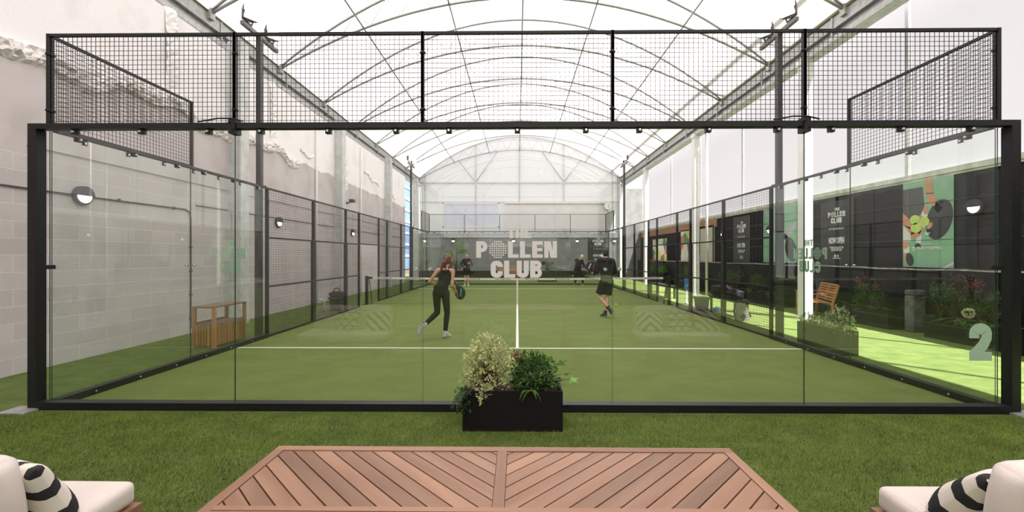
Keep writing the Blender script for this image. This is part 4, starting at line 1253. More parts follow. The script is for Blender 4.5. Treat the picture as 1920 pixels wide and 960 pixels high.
# ------------------------------------------------------------------ posters on the black wall (face -x); u grows towards the camera
M_postb = P('dark_poster', (.028, .028, .030), .45, 0, .1, 2)
M_posttxt = P('poster_white', (.74, .73, .72), .6, 0, .04, 30)
def club_poster(label, fn, w, h, t=.004):
    """fn(u, v, d): u right as read, v up, d out of the wall"""
    m = MB().prism(rect(-w / 2, -h / 2, w / 2, h / 2), fn, t)
    o = m.build('poster', M_postb); tag(o, label, 'poster', 'club posters')
    b = MB(); g = lambda u, v, d: fn(u, v + h * .27, t + d)
    logo(b, g, .001, w * .52, w * .34)
    g2 = lambda u, v, d: fn(u, v, t + d)
    text_mb(b, 'X', g2, 0, h * .115, .05, .04); text_mb(b, 'PUT KETTLE BLACK', g2, 0, h * .05, .05, w * .45, bold=.02)
    text_mb(b, 'NOW OPEN', g2, 0, -h * .165, .17, w * .47, bold=.045)
    text_mb(b, 'THEPOLLENCLUB.COM', g2, 0, -h * .245, .055, w * .42, bold=.03); text_mb(b, '@POLLENCLUB', g2, 0, -h * .28, .055, w * .32, bold=.03)
    for dx, r in ((-.05, .035), (.05, .028)): b.prism([(dx + r * math.cos(q * PI / 6), -h * .36 + r * 1.3 * math.sin(q * PI / 6)) for q in range(12)], g2, .001)
    text_mb(b, 'freehouse', g2, 0, -h * .405, .045, w * .24, bold=.02)
    b.build('lettering', M_posttxt, o)
    return o
def right_fn(yc, zc, x=8.935): return lambda u, v, d: Vector((x - d, yc - u, zc + v))
a0, a1 = at_x(1541, 370, 8.93), at_x(1598, 505, 8.93)
club_poster('black club poster reading NOW OPEN between the white column and the racket poster', right_fn((a0.y + a1.y) / 2, 2.28), abs(a0.y - a1.y) + .1, 1.80)
a0, a1 = at_x(1375, 390, 8.90), at_x(1404, 500, 8.90)
club_poster('black club poster reading NOW OPEN behind the right mesh panel', right_fn((a0.y + a1.y) / 2, 2.28, 8.925), abs(a0.y - a1.y) + .1, 1.85)
p0, p1 = at_y(1103, 432, 31.3), at_y(1142, 505, 31.3)
club_poster('black club poster on the far grey wall behind the white-haired player', lambda u, v, d: Vector(((p0.x + p1.x) / 2 + u, 31.56 - d, 2.0 + v)), p1.x - p0.x, 2.5)
club_poster('black club poster on the black wall just beyond the downpipe', right_fn(20.6, 2.1, 8.925), 1.5, 1.7)

# racket poster
q0, q1 = at_x(1693, 325, 8.93), at_x(1788, 312, 8.93)
yc, pw = (q0.y + q1.y) / 2, abs(q0.y - q1.y); ph = 1.93; zc = 1.38 + ph / 2
fn = right_fn(yc, zc)
M_pg = P('poster_green', (.22, .42, .27), .5, 0, .12, 1.5)
o = MB().prism(rect(-pw / 2, -ph / 2, pw / 2, ph / 2), fn, .004).build('poster', M_pg)
tag(o, 'tall green poster of hands holding tennis balls and a black racket', 'poster')
def lay(name, polys, d, mat):
    b = MB()
    for pl in polys: b.prism([(u * pw, v * ph) for u, v in pl], lambda u, v, w: fn(u, v, d + w), .0008)
    b.build(name, mat, o)
def elp(cx, cy, rx, ry, rot=0, n=28):
    c, s = math.cos(rot), math.sin(rot)
    return [(cx + (rx * math.cos(2 * PI * i / n) * c - ry * math.sin(2 * PI * i / n) * s), cy + (rx * math.cos(2 * PI * i / n) * s + ry * math.sin(2 * PI * i / n) * c)) for i in range(n)]
M_skinp = P('poster_skin', (.55, .27, .15), .6, 0, .12, 5); M_pwhite = P('poster_pale', (.62, .66, .62), .6, 0, .08, 3)
lay('printed_shirt', [[(-.5, .42), (-.08, .42), (-.04, .15), (-.16, .02), (-.3, -.03), (-.5, .06)]], .0042, P('poster_shirt', (.075, .075, .085), .6, 0, .1, 3))
lay('printed_sock', [[(-.5, .0), (-.3, -.06), (-.33, -.2), (-.5, -.2)], [(-.2, .0), (-.02, .22), (.05, .0), (-.05, -.05)], [(-.5, -.27), (-.36, -.25), (-.36, -.33), (-.48, -.34)], [(-.2, -.13), (-.1, -.12), (-.12, -.24), (-.22, -.22)], [(.3, -.5), (.5, -.43), (.5, -.46), (.36, -.5)]], .0050, M_pwhite)
lay('printed_racket', [elp(.24, .03, .27, .20, .5), [(.1, .2), (.16, .24), (.3, .16), (.22, .10)]], .0058, P('poster_racket', (.03, .03, .034), .4, 0, .4, 6))
lay('printed_hand', [[(-.05, .5), (.1, .5), (.13, .3), (.2, .26), (.15, .18), (.02, .22), (-.0, .3)], [(-.5, .14), (-.42, .1), (-.32, .04), (-.3, -.06), (-.14, -.12), (-.1, -.08), (-.32, -.12), (-.5, 0)], elp(-.02, .15, .05, .05), elp(.06, -.03, .06, .03, .4), elp(-.12, .06, .05, .04), elp(-.2, -.1, .14, .06, .3), [(-.5, -.2), (-.38, -.2), (-.4, -.28), (-.5, -.29)], elp(-.43, -.39, .035, .06)], .0066, M_skinp)
lay('printed_band', [[(-.01, .33), (.13, .325), (.135, .335), (-.005, .342)]], .0074, M_postb)
lay('printed_shoe', [elp(-.35, -.41, .09, .07, -.6), elp(-.18, -.25, .06, .03)], .0070, M_postb)
lay('printed_ball', [elp(-.24, .05, .105, .055), elp(-.05, .02, .105, .055), elp(-.22, -.045, .11, .058)], .0080, P('poster_ball', (.52, .66, .16), .6, 0, .1, 9))
b = MB(); g = lambda u, v, d: fn(u, v, .0085 + d)
text_mb(b, 'PLAYTOMIC', g, .05 * pw, -.292 * ph, .055, .50 * pw, bold=.03); text_mb(b, 'BOOK A COURT ON', g, -.0 * pw, -.238 * ph, .028, .18 * pw, bold=.03)
for pl in stroke([(-.29, -.30), (-.29, -.27), (-.24, -.27), (-.24, -.295), (-.265, -.295), (-.265, -.315), (-.25, -.315)], .012): b.prism([(u * pw, v * ph) for u, v in pl], g, .001)
b.build('lettering', M_posttxt, o)

# second green poster, hidden mostly by the near right mast
fn2 = right_fn(14.9, 2.35, 8.935)
o2 = MB().prism(rect(-.95, -.95, .95, .95), fn2, .004).build('poster', M_pg); tag(o2, 'green poster with grey diagonal bands beside the near right mast', 'poster')
b = MB()
for a in ([(.95, .45), (.95, .2), (.3, -.2), (.1, .0)], [(-.4, -.9), (-.1, -.9), (.5, -.1), (.3, .05)], [(-.95, .95), (-.7, .95), (.2, .0), (-.0, -.1)]): b.prism(a, lambda u, v, w: fn2(u, v, .0045 + w), .001)
b.build('printed_band', P('poster_grey', (.42, .42, .45), .6), o2)
MB().prism(elp(.62, -.5, .28, .42, .4), lambda u, v, w: fn2(u, v, .0058 + w), .001).build('printed_racket', M_postb, o2)

# mural and pale door panel on the far right wall
def mural_mat():
    m, nt, b, out = principled('painted_mural'); L = nt.links.new
    tc = N(nt, 'ShaderNodeTexCoord'); vo = N(nt, 'ShaderNodeTexVoronoi'); vo.inputs['Scale'].default_value = 1.6; L(tc.outputs['Object'], vo.inputs['Vector'])
    cr = N(nt, 'ShaderNodeValToRGB'); cr.color_ramp.interpolation = 'CONSTANT'
    sp = N(nt, 'ShaderNodeSeparateColor'); L(vo.outputs['Color'], sp.inputs[0]); L(sp.outputs[0], cr.inputs[0])
    cols = [(0, (.75, .70, .62)), (.22, (.55, .22, .10)), (.4, (.70, .62, .12)), (.55, (.10, .25, .14)), (.7, (.45, .14, .28)), (.85, (.8, .78, .74))]
    e = cr.color_ramp.elements; e[0].position = 0; e[0].color = (*cols[0][1], 1); e[1].position = cols[1][0]; e[1].color = (*cols[1][1], 1)
    for p_, c_ in cols[2:]: x = e.new(p_); x.color = (*c_, 1)
    L(cr.outputs[0], b.inputs['Base Color']); b.inputs['Roughness'].default_value = .7
    return m
M_mural = mural_mat()
tag(MB().box(8.90, 8.935, 22.2, 23.7, 1.0, 3.0).build('wall_mural', M_mural), 'colourful abstract mural panel left of the pale far door', 'mural')
tag(MB().box(8.90, 8.935, 26.0, 28.6, .5, 2.7).build('wall_mural', M_mural), 'large pale and orange mural panel in the far right corner', 'mural')
b = MB(); b.box(8.90, 8.96, 19.75, 21.3, .0, 3.05, 0); b.box(8.87, 8.90, 19.75, 19.83, 0, 3.05, 1); b.box(8.87, 8.90, 21.22, 21.3, 0, 3.05, 1); b.box(8.86, 8.90, 20.5, 20.53, .1, 3.0, 1)
d1 = struct('door_1', b, [P('cream_door', (.55, .51, .42), .5, 0, .1, 3), M_lampb])
MB().cyl((8.87, 20.0, 1.1), .02, .1, (-1, 0, 0), 8).beam((8.78, 20.0, 1.1), (8.78, 20.14, 1.1), .02).build('door_handle', M_chrome, d1)
b = MB(); random.seed(8)
b.rbox(8.42, 8.69, 9.32, 9.55, 0, .78, .03, 2); b.rbox(8.44, 8.69, 9.30, 9.57, .78, .90, .03, 2)
tag(b.build('stone_pier', P('grimy_stone', (.10, .10, .095), .9, 0, .5, 6, bump=.02, bscale=14)), 'grimy dark stone pier between the two nearest wall planters', 'pier')

# ------------------------------------------------------------------ small things around the net
M_bag = P('black_nylon', (.010, .010, .011), .6, 0, .25, 10, bump=.01, bscale=18, spec=.2)
M_bucket = P('dark_taupe_plastic', (.085, .068, .062), .6, 0, .1, 6)
def bucket(label, loc, h=.42):
    t = thing('waste_bucket', label, 'bucket', loc, 0, 'taupe buckets')
    b = MB(); n = 4
    bm = bmesh.new(); bmesh.ops.create_cube(bm, size=1)
    for v in bm.verts: k = .8 if v.co.z < 0 else 1.0; v.co = Vector((v.co.x * .34 * k, v.co.y * .34 * k, (v.co.z + .5) * h))
    bmesh.ops.bevel(bm, geom=[e for e in bm.edges], offset=.02, segments=2, affect='EDGES'); b.frombm(bm, smooth=False); bm.free()
    b.build('bucket_body', M_bucket, t)
    MB().box(-.19, .19, -.19, -.16, h - .04, h + .01).box(-.19, .19, .16, .19, h - .04, h + .01).box(-.19, -.16, -.16, .16, h - .04, h + .01).box(.16, .19, -.16, .16, h - .04, h + .01).build('rim', M_bucket, t)
    return t
def lump(b, c, r, seed, sq=1.0):
    rr = random.Random(seed); o0 = len(b.v); b.ell((0, 0, 0), (1, 1, 1), 22, 14)
    ph = [rr.uniform(0, 6) for _ in range(6)]
    for i in range(o0, len(b.v)):
        p = Vector(b.v[i]); k = 1 + .10 * math.sin(4 * p.x + ph[0]) * math.sin(5 * p.y + ph[1]) + .08 * math.sin(7 * p.z + ph[2] + 3 * p.x)
        q = [math.copysign(abs(x) ** sq, x) for x in p]
        b.v[i] = (c[0] + q[0] * r[0] * k, c[1] + q[1] * r[1] * k, c[2] + q[2] * r[2] * k)
    return b
bucket('taupe bucket with a black bag outside the left mesh', (-5.40, 12.9, 0), .40)
t = thing('sports_bag', 'black bag with a loop handle resting on the left bucket', 'bag', (-5.40, 12.9, .42))
b = MB(); lump(b, (0, 0, .06), (.22, .2, .10), 3, .8); b.build('bag_body', M_bag, t)
MB().tube([(-.1 * math.cos(a), 0, .12 + .13 * math.sin(a)) for a in np.linspace(0, PI, 12)], .014, 6).build('handle', M_bag, t)
b = MB(); b.tube([(-5.8, 12.6, .34), (-5.76, 12.6, .36), (-5.70, 12.62, .35), (-5.66, 12.65, .3), (-5.66, 12.65, .02)], .03, 8)
tag(b.build('pipe_bend', M_white), 'short white bent pipe left of the taupe bucket', 'pipe')

bucket('taupe bucket outside the right mesh beside the black bench', (5.50, 13.0, 0), .40)
t = thing('bench', 'low black bench outside the right mesh loaded with black bags', 'bench', (5.85, 12.1, 0))
MB().box(-.2, .2, -.75, .75, .42, .47).build('seat', M_black, t)
for x in (-1, 1):
    for y in (-1, 1): MB().box(x * .18, x * .13, y * .72, y * .66, 0, .42).build('leg', M_black, t)
b = MB(); lump(b, (0, 0, .15), (.22, .45, .19), 5, .8); tag(b.build('sports_bag', M_bag, loc=(0, 0, 0)), 'slumped black kit bag on the near half of the black bench', 'bag', 'bags on the bench').location = (5.85, 12.45, .47)
b = MB(); lump(b, (0, 0, .12), (.19, .24, .16), 6, .8); tag(b.build('sports_bag', M_bag), 'smaller black bag on the camera end of the black bench', 'bag', 'bags on the bench').location = (5.84, 11.72, .47)
t = thing('bench', 'long black bench beyond the net outside the right mesh', 'bench', (5.85, 17.6, 0))
MB().box(-.2, .2, -1.1, 1.1, .44, .5).build('seat', M_black, t)
for x in (-1, 1):
    for y in (-1, 1): MB().box(x * .18, x * .12, y * 1.0, y * .92, 0, .44).build('leg', M_black, t)
# white stand with blue sign
t = thing('sign_stand', 'small blue sign on a white stand outside the right mesh', 'sign', (5.75, 14.55, 0))
b = MB(); b.beam((0, -.1, .05), (-.02, -.1, .82), .05); b.beam((0, .25, .05), (0, .25, .82), .04); b.beam((0, -.22, .03), (0, .02, .03), .05, .04); b.beam((0, .13, .03), (0, .37, .03), .05, .04); b.build('stand', M_white, t)
MB().box(-.03, .01, -.12, .38, .48, .86).build('sign_board', P('blue_board', (.06, .30, .68), .4, 0, .05, 5), t)
b = MB()
for pl in stroke([(-.05, .55), (.05, .66), (.12, .60), (.25, .74)], .025): b.prism(pl, lambda u, v, w: Vector((-.031 - w, .13 - u + .1, v)), .002)
b.build('white_mark', M_white, t)
# blue cap and red lead
b = MB(); b.ell((0, 0, .04), (.11, .11, .08), 20, 10); b.box(-.12, .12, -.19, -.05, .01, .025)
o = b.build('blue_cap', P('blue_cloth', (.12, .32, .65), .8, 0, .3, 12)); o.location = (5.95, 13.0, 0); tag(o, 'small blue cap lying on the sunlit lawn', 'cap')
# racket bag leaning at the first mesh panel
t = thing('racket_bag', 'grey striped racket bag with dark trim standing on the sunlit lawn', 'bag', (5.62, 10.95, 0))
b = MB(); n = 14; prof = [(-.12, 0), (.12, 0), (.16, .12), (.13, .3), (.05, .44), (-.06, .46), (-.13, .3), (-.15, .12)]
b.prism(prof, lambda u, v, w: Vector((u, -.09 + w, v)), .18); b.build('bag_body', P('grey_mesh_fabric', (.20, .175, .17), .8, 0, .35, 30, stretch=(6, 1, 1)), t)
MB().tube([(-.14, 0, .1), (-.2, -.02, .25), (-.12, 0, .48), (.02, .02, .5), (.16, .02, .3), (.24, .0, .1)], .02, 6).build('strap', M_bag, t)
MB().cyl((.0, -.095, .12), .06, .02, (0, -1, 0), 16).build('pocket', M_bag, t)

# balls
M_ball = P('tennis_ball', (.55, .75, .08), .85, 0, .08, 60, bump=.001)
for px, py, z, lab in ((1155, 571, .033, 'yellow-green ball on the court by the right net post'), (1436, 570, .033, 'yellow-green ball on the sunlit lawn beyond the mesh')):
    p = at_z(px, py, z); o = MB().ell((0, 0, 0), (.033, .033, .033)).build('tennis_ball', M_ball); o.location = p; tag(o, lab, 'ball', 'loose balls')
p = at_y(1074, 517, 23.0); o = MB().ell((0, 0, 0), (.033, .033, .033)).build('tennis_ball', M_ball); o.location = p; tag(o, 'yellow-green ball in flight in front of the white-haired player', 'ball', 'loose balls')

# grass blades of the near lawn
rng = np.random.default_rng(4)
def blades(n, x0, x1, y0, y1, h0, h1, w, avoid=()):
    x = rng.uniform(x0, x1, n); y = rng.uniform(y0, y1, n)
    keep = np.ones(n, bool)
    for a in avoid: keep &= ~((x > a[0]) & (x < a[1]) & (y > a[2]) & (y < a[3]))
    x, y = x[keep], y[keep]; n = len(x)
    a = rng.uniform(0, 2 * PI, n); h = rng.uniform(h0, h1, n); lean = rng.normal(.45, .35, n) * h
    la = rng.normal(.6, 1.3, n)
    v = np.zeros((n, 3, 3)); dx, dy = np.cos(a) * w / 2, np.sin(a) * w / 2
    v[:, 0] = np.stack([x - dx, y - dy, np.zeros(n)], 1); v[:, 1] = np.stack([x + dx, y + dy, np.zeros(n)], 1)
    v[:, 2] = np.stack([x + np.cos(la) * lean, y + np.sin(la) * lean, h], 1)
    return v.reshape(-1, 3), n
V, n = blades(260000, -5.6, 5.6, 2.0, 4.46, .014, .030, .0035, [(bx - pL / 2 - .01, bx + pL / 2 + .01, by - .19, by + .19), (tx0 + .1, tx1 - .1, 1.0, 2.0)])
me = bpy.data.meshes.new('grass'); me.vertices.add(3 * n); me.vertices.foreach_set('co', V.ravel())
me.loops.add(3 * n); me.loops.foreach_set('vertex_index', np.arange(3 * n)); me.polygons.add(n); me.polygons.foreach_set('loop_start', np.arange(0, 3 * n, 3)); me.polygons.foreach_set('loop_total', np.full(n, 3))
a = me.attributes.new('tint', 'FLOAT', 'FACE'); a.data.foreach_set('value', rng.random(n).astype(np.float32)); me.update(calc_edges=True)
M_blade = P('grass_blade', (.135, .195, .020), .6, 0, .45, 2.6, tint=1.2, spec=.3)
me.materials.append(M_blade)
o = bpy.data.objects.new('grass', me); COL.objects.link(o); tag(o, 'short green artificial grass blades in front of the glass wall', 'grass', kind='stuff')
# ------------------------------------------------------------------ people
def capsule(b, p0, p1, r0, r1, n=16, flat=1.0, side=None):
    """tapered limb; cross-section scaled by flat across the axis perpendicular to side"""
    p0, p1 = Vector(p0), Vector(p1); d = (p1 - p0); Lg = d.length
    if Lg < 1e-6: d = Vector((0, 0, 1))
    d.normalize(); s = Vector(side) if side else (Vector((1, 0, 0)) if abs(d.x) < .9 else Vector((0, 1, 0)))
    a = (s - d * s.dot(d)).normalized(); c = d.cross(a)
    rings = []
    for k in range(5): th = PI / 2 * (1 - k / 4 * .98); rings.append((p0 - d * r0 * math.sin(th), r0 * math.cos(th)))
    for k in range(1, 4): q = k / 4; rings.append((p0.lerp(p1, q), r0 + (r1 - r0) * q))
    for k in range(5): th = PI / 2 * (k / 4 * .98); rings.append((p1 + d * r1 * math.sin(th), r1 * math.cos(th)))
    o = len(b.v); vs = []; fs = []
    for p, r in rings:
        r = max(r, .0008)
        for i in range(n): an = 2 * PI * i / n; vs.append(p + a * r * math.cos(an) + c * r * flat * math.sin(an))
    for j in range(len(rings) - 1):
        for i in range(n): i2 = (i + 1) % n; fs.append((j * n + i, j * n + i2, (j + 1) * n + i2, (j + 1) * n + i))
    fs.append(tuple(range(n))[::-1]); fs.append(tuple((len(rings) - 1) * n + i for i in range(n)))
    b.add(vs, fs, 0, .5, True)

def frustum(b, p0, p1, r0, r1, n=18, flat=1.0, side=None):
    p0, p1 = Vector(p0), Vector(p1); d = (p1 - p0).normalized(); s = Vector(side) if side else (Vector((1, 0, 0)) if abs(d.x) < .9 else Vector((0, 1, 0)))
    a = (s - d * s.dot(d)).normalized(); c = d.cross(a); vs = []
    for p, r in ((p0, r0), (p1, r1)):
        for i in range(n): an = 2 * PI * i / n; vs.append(p + a * r * math.cos(an) + c * r * flat * math.sin(an))
    b.add(vs, [(i, (i + 1) % n, n + (i + 1) % n, n + i) for i in range(n)] + [tuple(range(n))[::-1], tuple(range(n, 2 * n))])

def remesh(b, name, mat, parent, vox=.008, smooth=3):
    o = b.build(name, mat, parent)
    m = o.modifiers.new('r', 'REMESH'); m.mode = 'VOXEL'; m.voxel_size = vox
    s = o.modifiers.new('s', 'SMOOTH'); s.factor = .5; s.iterations = smooth
    dg = bpy.context.evaluated_depsgraph_get(); dg.update()
    me = bpy.data.meshes.new_from_object(o.evaluated_get(dg)); me.polygons.foreach_set('use_smooth', [True] * len(me.polygons))
    me.materials.clear(); me.materials.append(mat)
    o.modifiers.clear(); old = o.data; o.data = me; bpy.data.meshes.remove(old)
    return o

def frame_of(J, a, b):
    return (Vector(J[b]) - Vector(J[a]))

def person(label, loc, rz, J, skin, outfit, hair=None, bald=False, face=None, female=False, sc=1.0, vox=.009, gripL=True, gripR=True):
    """J joints in local coordinates. outfit: dict(top=(mat, sleeves 0..1, hem z-extra), legs=(mat, fraction 0..1 of leg, width), shoes=mat, socks=mat)"""
    t = thing('person', label, 'person', loc, rz)
    V_ = {k: Vector(v) for k, v in J.items()}
    f = .88 if female else 1.0
    sd = (V_['shR'] - V_['shL']).normalized(); hd = (V_['hipR'] - V_['hipL']).normalized()
    b = MB()
    pel = (V_['hipL'] + V_['hipR']) / 2 + Vector((0, 0, .05)); che = (V_['shL'] + V_['shR']) / 2 + Vector((0, 0, -.13))
    wai = V_.get('waist', (pel + che) / 2)
    def torso(b, e=0.0, lo=True):
        capsule(b, pel - hd * .055 * f, pel - hd * .0556 * f + Vector((0, 0, .001)), .105 * f + e, .105 * f + e, flat=.95, side=hd)
        capsule(b, pel + hd * .055 * f, pel + hd * .0556 * f + Vector((0, 0, .001)), .105 * f + e, .105 * f + e, flat=.95, side=hd)
        capsule(b, pel, wai, .135 * f + e, (.118 if female else .135) * f + e, flat=.72, side=hd)
        capsule(b, wai, che, (.118 if female else .135) * f + e, .150 * f + e, flat=.70, side=sd)
        capsule(b, che, che + Vector((0, 0, .07)), .150 * f + e, .125 * f + e, flat=.68, side=sd)
        capsule(b, V_['shL'] + sd * .03, V_['shR'] - sd * .03, .060 * f + e, .060 * f + e)
    def arm(b, s, e=0.0, upto=1.0):
        sh, el, wr = V_['sh' + s], V_['el' + s], V_['wr' + s]
        capsule(b, sh, el, .050 * f + e, .038 * f + e)
        if upto > .55: capsule(b, el, el.lerp(wr, .35), .038 * f + e, .039 * f + e); capsule(b, el.lerp(wr, .35), wr, .039 * f + e, .026 * f + e)
    def leg(b, s, e=0.0, a0=0.0, a1=1.0):
        hp, kn, an = V_['hip' + s], V_['kn' + s], V_['an' + s]
        k1 = min(1, a1 * 2)
        capsule(b, hp, hp.lerp(kn, k1), .085 * (1 if not female else .98) + e, (.085 + (.055 - .085) * k1) + e)
        if a1 > .5:
            q = (a1 - .5) * 2; calf = kn.lerp(an, min(q, .32))
            back = V_.get('calfdir', Vector((0, -.012, 0)))
            capsule(b, kn, calf + back, .054 + e, .056 * (1 if not female else .95) + e)
            if q > .32: capsule(b, calf + back, kn.lerp(an, q), .055 * (1 if not female else .95) + e, .055 + (.036 - .055) * q + e)
    # body
    torso(b, -.012); arm(b, 'L'); arm(b, 'R'); leg(b, 'L'); leg(b, 'R')
    nk = (V_['shL'] + V_['shR']) / 2 + Vector((0, 0, .02)); H = V_['head']; fw = V_.get('face', Vector((0, 1, 0))).normalized()
    fw = Vector(fw); right = fw.cross(Vector((0, 0, 1))).normalized(); upv = right.cross(fw).normalized()
    capsule(b, nk, H - upv * .05, .058 * f, .052 * f)
    for s in ('L', 'R'): capsule(b, nk + Vector((0, 0, .02)), V_['sh' + s], .045 * f, .046 * f)
    R3 = Matrix((right, fw, upv)).transposed()
    b.ell(H + upv * .02 - fw * .012, (.074, .092, .098), 24, 16, rot=R3)
    b.ell(H - upv * .045 + fw * .022, (.056, .066, .072), 20, 12, rot=R3)
    capsule(b, H + fw * .082 + upv * .012, H + fw * .098 - upv * .022, .010, .015)
    capsule(b, H + fw * .075 - upv * .062 - right * .012, H + fw * .075 - upv * .062 + right * .012, .014, .014)
    for s in (-1, 1):
        b.ell(H + right * s * .077 - upv * .008 - fw * .008, (.010, .019, .032), 10, 8, rot=R3)
        capsule(b, H + fw * .072 + upv * .030 + right * s * .018, H + fw * .066 + upv * .030 + right * s * .045, .012, .010)
    # hands: palm, four unequal bent fingers, side thumb
    for s in ('L', 'R'):
        wr = V_['wr' + s]; hv = V_.get('hand' + s, (wr - V_['el' + s]).normalized() * 1.0); hv = Vector(hv).normalized()
        pn = Vector(V_.get('palm' + s, Vector((0, 0, -1)))); pn = (pn - hv * pn.dot(hv)).normalized(); th = hv.cross(pn) * (1 if s == 'L' else -1)
        pc = wr + hv * .045
        for k in range(4): o = (k - 1.5) * .019; capsule(b, wr + hv * .008 + th * o * .6, wr + hv * .085 + th * o, .0135, .0115)
        for k, Lf in enumerate((.060, .072, .076, .066)):
            o = (k - 1.5) * .020; r = .0088
            p0 = wr + hv * .085 + th * o; p1 = p0 + hv * Lf * .38 + pn * Lf * .16; p2 = p1 + (hv * .25 + pn * .95) * Lf * .36; p3 = p2 + (pn * .75 - hv * .65) * Lf * .28
            capsule(b, p0, p1, r * 1.05, r); capsule(b, p1, p2, r, r * .92); capsule(b, p2, p3, r * .92, r * .8)
        q0 = wr + hv * .025 + th * .025; q1 = q0 + th * .028 + hv * .025 + pn * .012; q2 = q1 + hv * .028 + pn * .022 - th * .006
        capsule(b, q0, q1, .014, .011); capsule(b, q1, q2, .011, .009)
    # feet inside the shoes
    for s in ('L', 'R'):
        an = V_['an' + s]; toe = V_['toe' + s]; capsule(b, an, an.lerp(toe, .45), .032, .022)
    body = remesh(b, 'body', skin, t, min(vox, .0065), 2)
    # eyes, brows
    e = MB()
    for s in (-1, 1): e.ell(H + fw * .076 + upv * .012 + right * s * .030, (.010, .006, .006), 10, 6, rot=R3)
    e.build('eyes', P('eye_dark', (.03, .02, .02), .3), t)
    # trousers / shorts
    mat, frac, ex = outfit['legs']
    b = MB()
    capsule(b, pel - hd * .055 * f, pel - hd * .0556 * f - Vector((0, 0, .02)), .107 * f + .006, .105 * f + .006, flat=.95, side=hd); capsule(b, pel + hd * .055 * f, pel + hd * .0556 * f - Vector((0, 0, .02)), .107 * f + .006, .105 * f + .006, flat=.95, side=hd)
    capsule(b, pel, pel.lerp(wai, .75), .135 * f + .008, .125 * f + .008, flat=.74, side=hd)
    for s in ('L', 'R'):
        if frac <= .5:
            hp, kn = V_['hip' + s], V_['kn' + s]; end = hp.lerp(kn, frac * 2)
            capsule(b, hp, hp.lerp(end, .3), .092 + ex * .6, .090 + ex * .6); frustum(b, hp.lerp(end, .1), end, .092 + ex * .6, .088 + ex)
        else: leg(b, s, ex, 0, frac)
    remesh(b, 'leggings' if female else ('shorts' if frac <= .5 else 'trousers'), mat, t, vox, 3)
    # top
    mat, slv, hem, ex = outfit['top']
    b = MB(); 
    base = pel + Vector((0, 0, hem))
    frustum(b, base - Vector((0, 0, .09 if slv > 0 else .02)), base + Vector((0, 0, .04)), .165 * f + ex, .160 * f + ex, flat=.72, side=hd)
    capsule(b, base, wai, .140 * f + ex, (.122 if female else .14) * f + ex, flat=.76, side=hd)
    capsule(b, wai, che, (.122 if female else .14) * f + ex, .152 * f + ex, flat=.72, side=sd)
    if slv > 0:
        capsule(b, che, che + Vector((0, 0, .07)), .152 * f + ex, .128 * f + ex, flat=.70, side=sd)
        capsule(b, V_['shL'] + sd * .03, V_['shR'] - sd * .03, .064 * f + ex, .064 * f + ex); capsule(b, nk - Vector((0, 0, .02)), nk + Vector((0, 0, .02)), .075 + ex * .5, .065)
        for s in ('L', 'R'): capsule(b, nk + Vector((0, 0, .01)), V_['sh' + s], .062, .058 + ex * .6)
        for s in ('L', 'R'):
            sh, el, wr = V_['sh' + s], V_['el' + s], V_['wr' + s]
            capsule(b, sh, el, .056 + ex, .046 + ex); capsule(b, el, el.lerp(wr, .93), .047 + ex, .034 + ex * .7)
        if outfit.get('hood'):
            hc = nk - fw * .085 + Vector((0, 0, .005)); b.ell(hc, (.125, .075, .075), 18, 12, rot=R3); b.ell(hc + Vector((0, 0, -.06)) - fw * .01, (.08, .055, .09), 18, 12, rot=R3)
    else:
        capsule(b, che, che + Vector((0, 0, .05)), .15 * f + ex, .130 * f + ex, flat=.70, side=sd)
        for s in (-1, 1): capsule(b, che + sd * s * .075 - fw * .055, che + sd * s * .065 + Vector((0, 0, .185)), .042, .030); capsule(b, che + sd * s * .075 + fw * .06, che + sd * s * .065 + Vector((0, 0, .185)), .034, .022)
    remesh(b, 'jacket' if slv > 0 else 'tank_top', mat, t, vox, 3)
    # socks, shoes
    for s in ('L', 'R'):
        an, toe = V_['an' + s], V_['toe' + s]; sk = outfit.get('socks')
        if sk: b = MB(); capsule(b, an, an.lerp(V_['kn' + s], .22), .040, .045); remesh(b, 'sock', sk, t, vox, 2)
        fd = (toe - an); fd = fd.normalized(); dn = V_.get('sole' + s, Vector((0, 0, -1))); dn = (Vector(dn) - fd * fd.dot(Vector(dn))).normalized(); sdv = fd.cross(dn)
        heel = an - fd * .03 + dn * .045; tip = heel + fd * .245
        b = MB(); capsule(b, heel + fd * .03 - dn * .035, heel + fd * .03 - dn * .0, .046, .044, side=sdv); capsule(b, heel + fd * .05 - dn * .02, heel + fd * .19 + dn * .002, .050, .043, flat=.9, side=sdv)
        capsule(b, an - dn * .01, heel + fd * .10 - dn * .02, .048, .048, side=sdv); capsule(b, heel + fd * .17 + dn * .005, heel + fd * .205 + dn * .008, .044, .036, flat=.75, side=sdv)
        sh_o = remesh(b, 'shoe', outfit['shoes'], t, .008, 2)
        b = MB(); n = 20; pts = []
        for i in range(n):
            a = 2 * PI * i / n; u = math.cos(a); v = math.sin(a); wdt = .040 * (1 - .12 * (u < -.2)) * (1 - .1 * abs(u))
            pts.append((.105 + .135 * u, wdt * 1.25 * v))
        b.prism(pts, lambda u, v, w: heel + fd * (u - .01) + sdv * v + dn * (.016 + w), .024)
        b.build('sole', outfit.get('sole', M_white), sh_o)
        b = MB()
        for k in range(4): c0 = heel + fd * (.10 + k * .022) - dn * (.035 - k * .006); b.beam(c0 - sdv * .022, c0 + sdv * .022, .006, .006)
        b.build('laces', outfit.get('lace', M_white), sh_o)
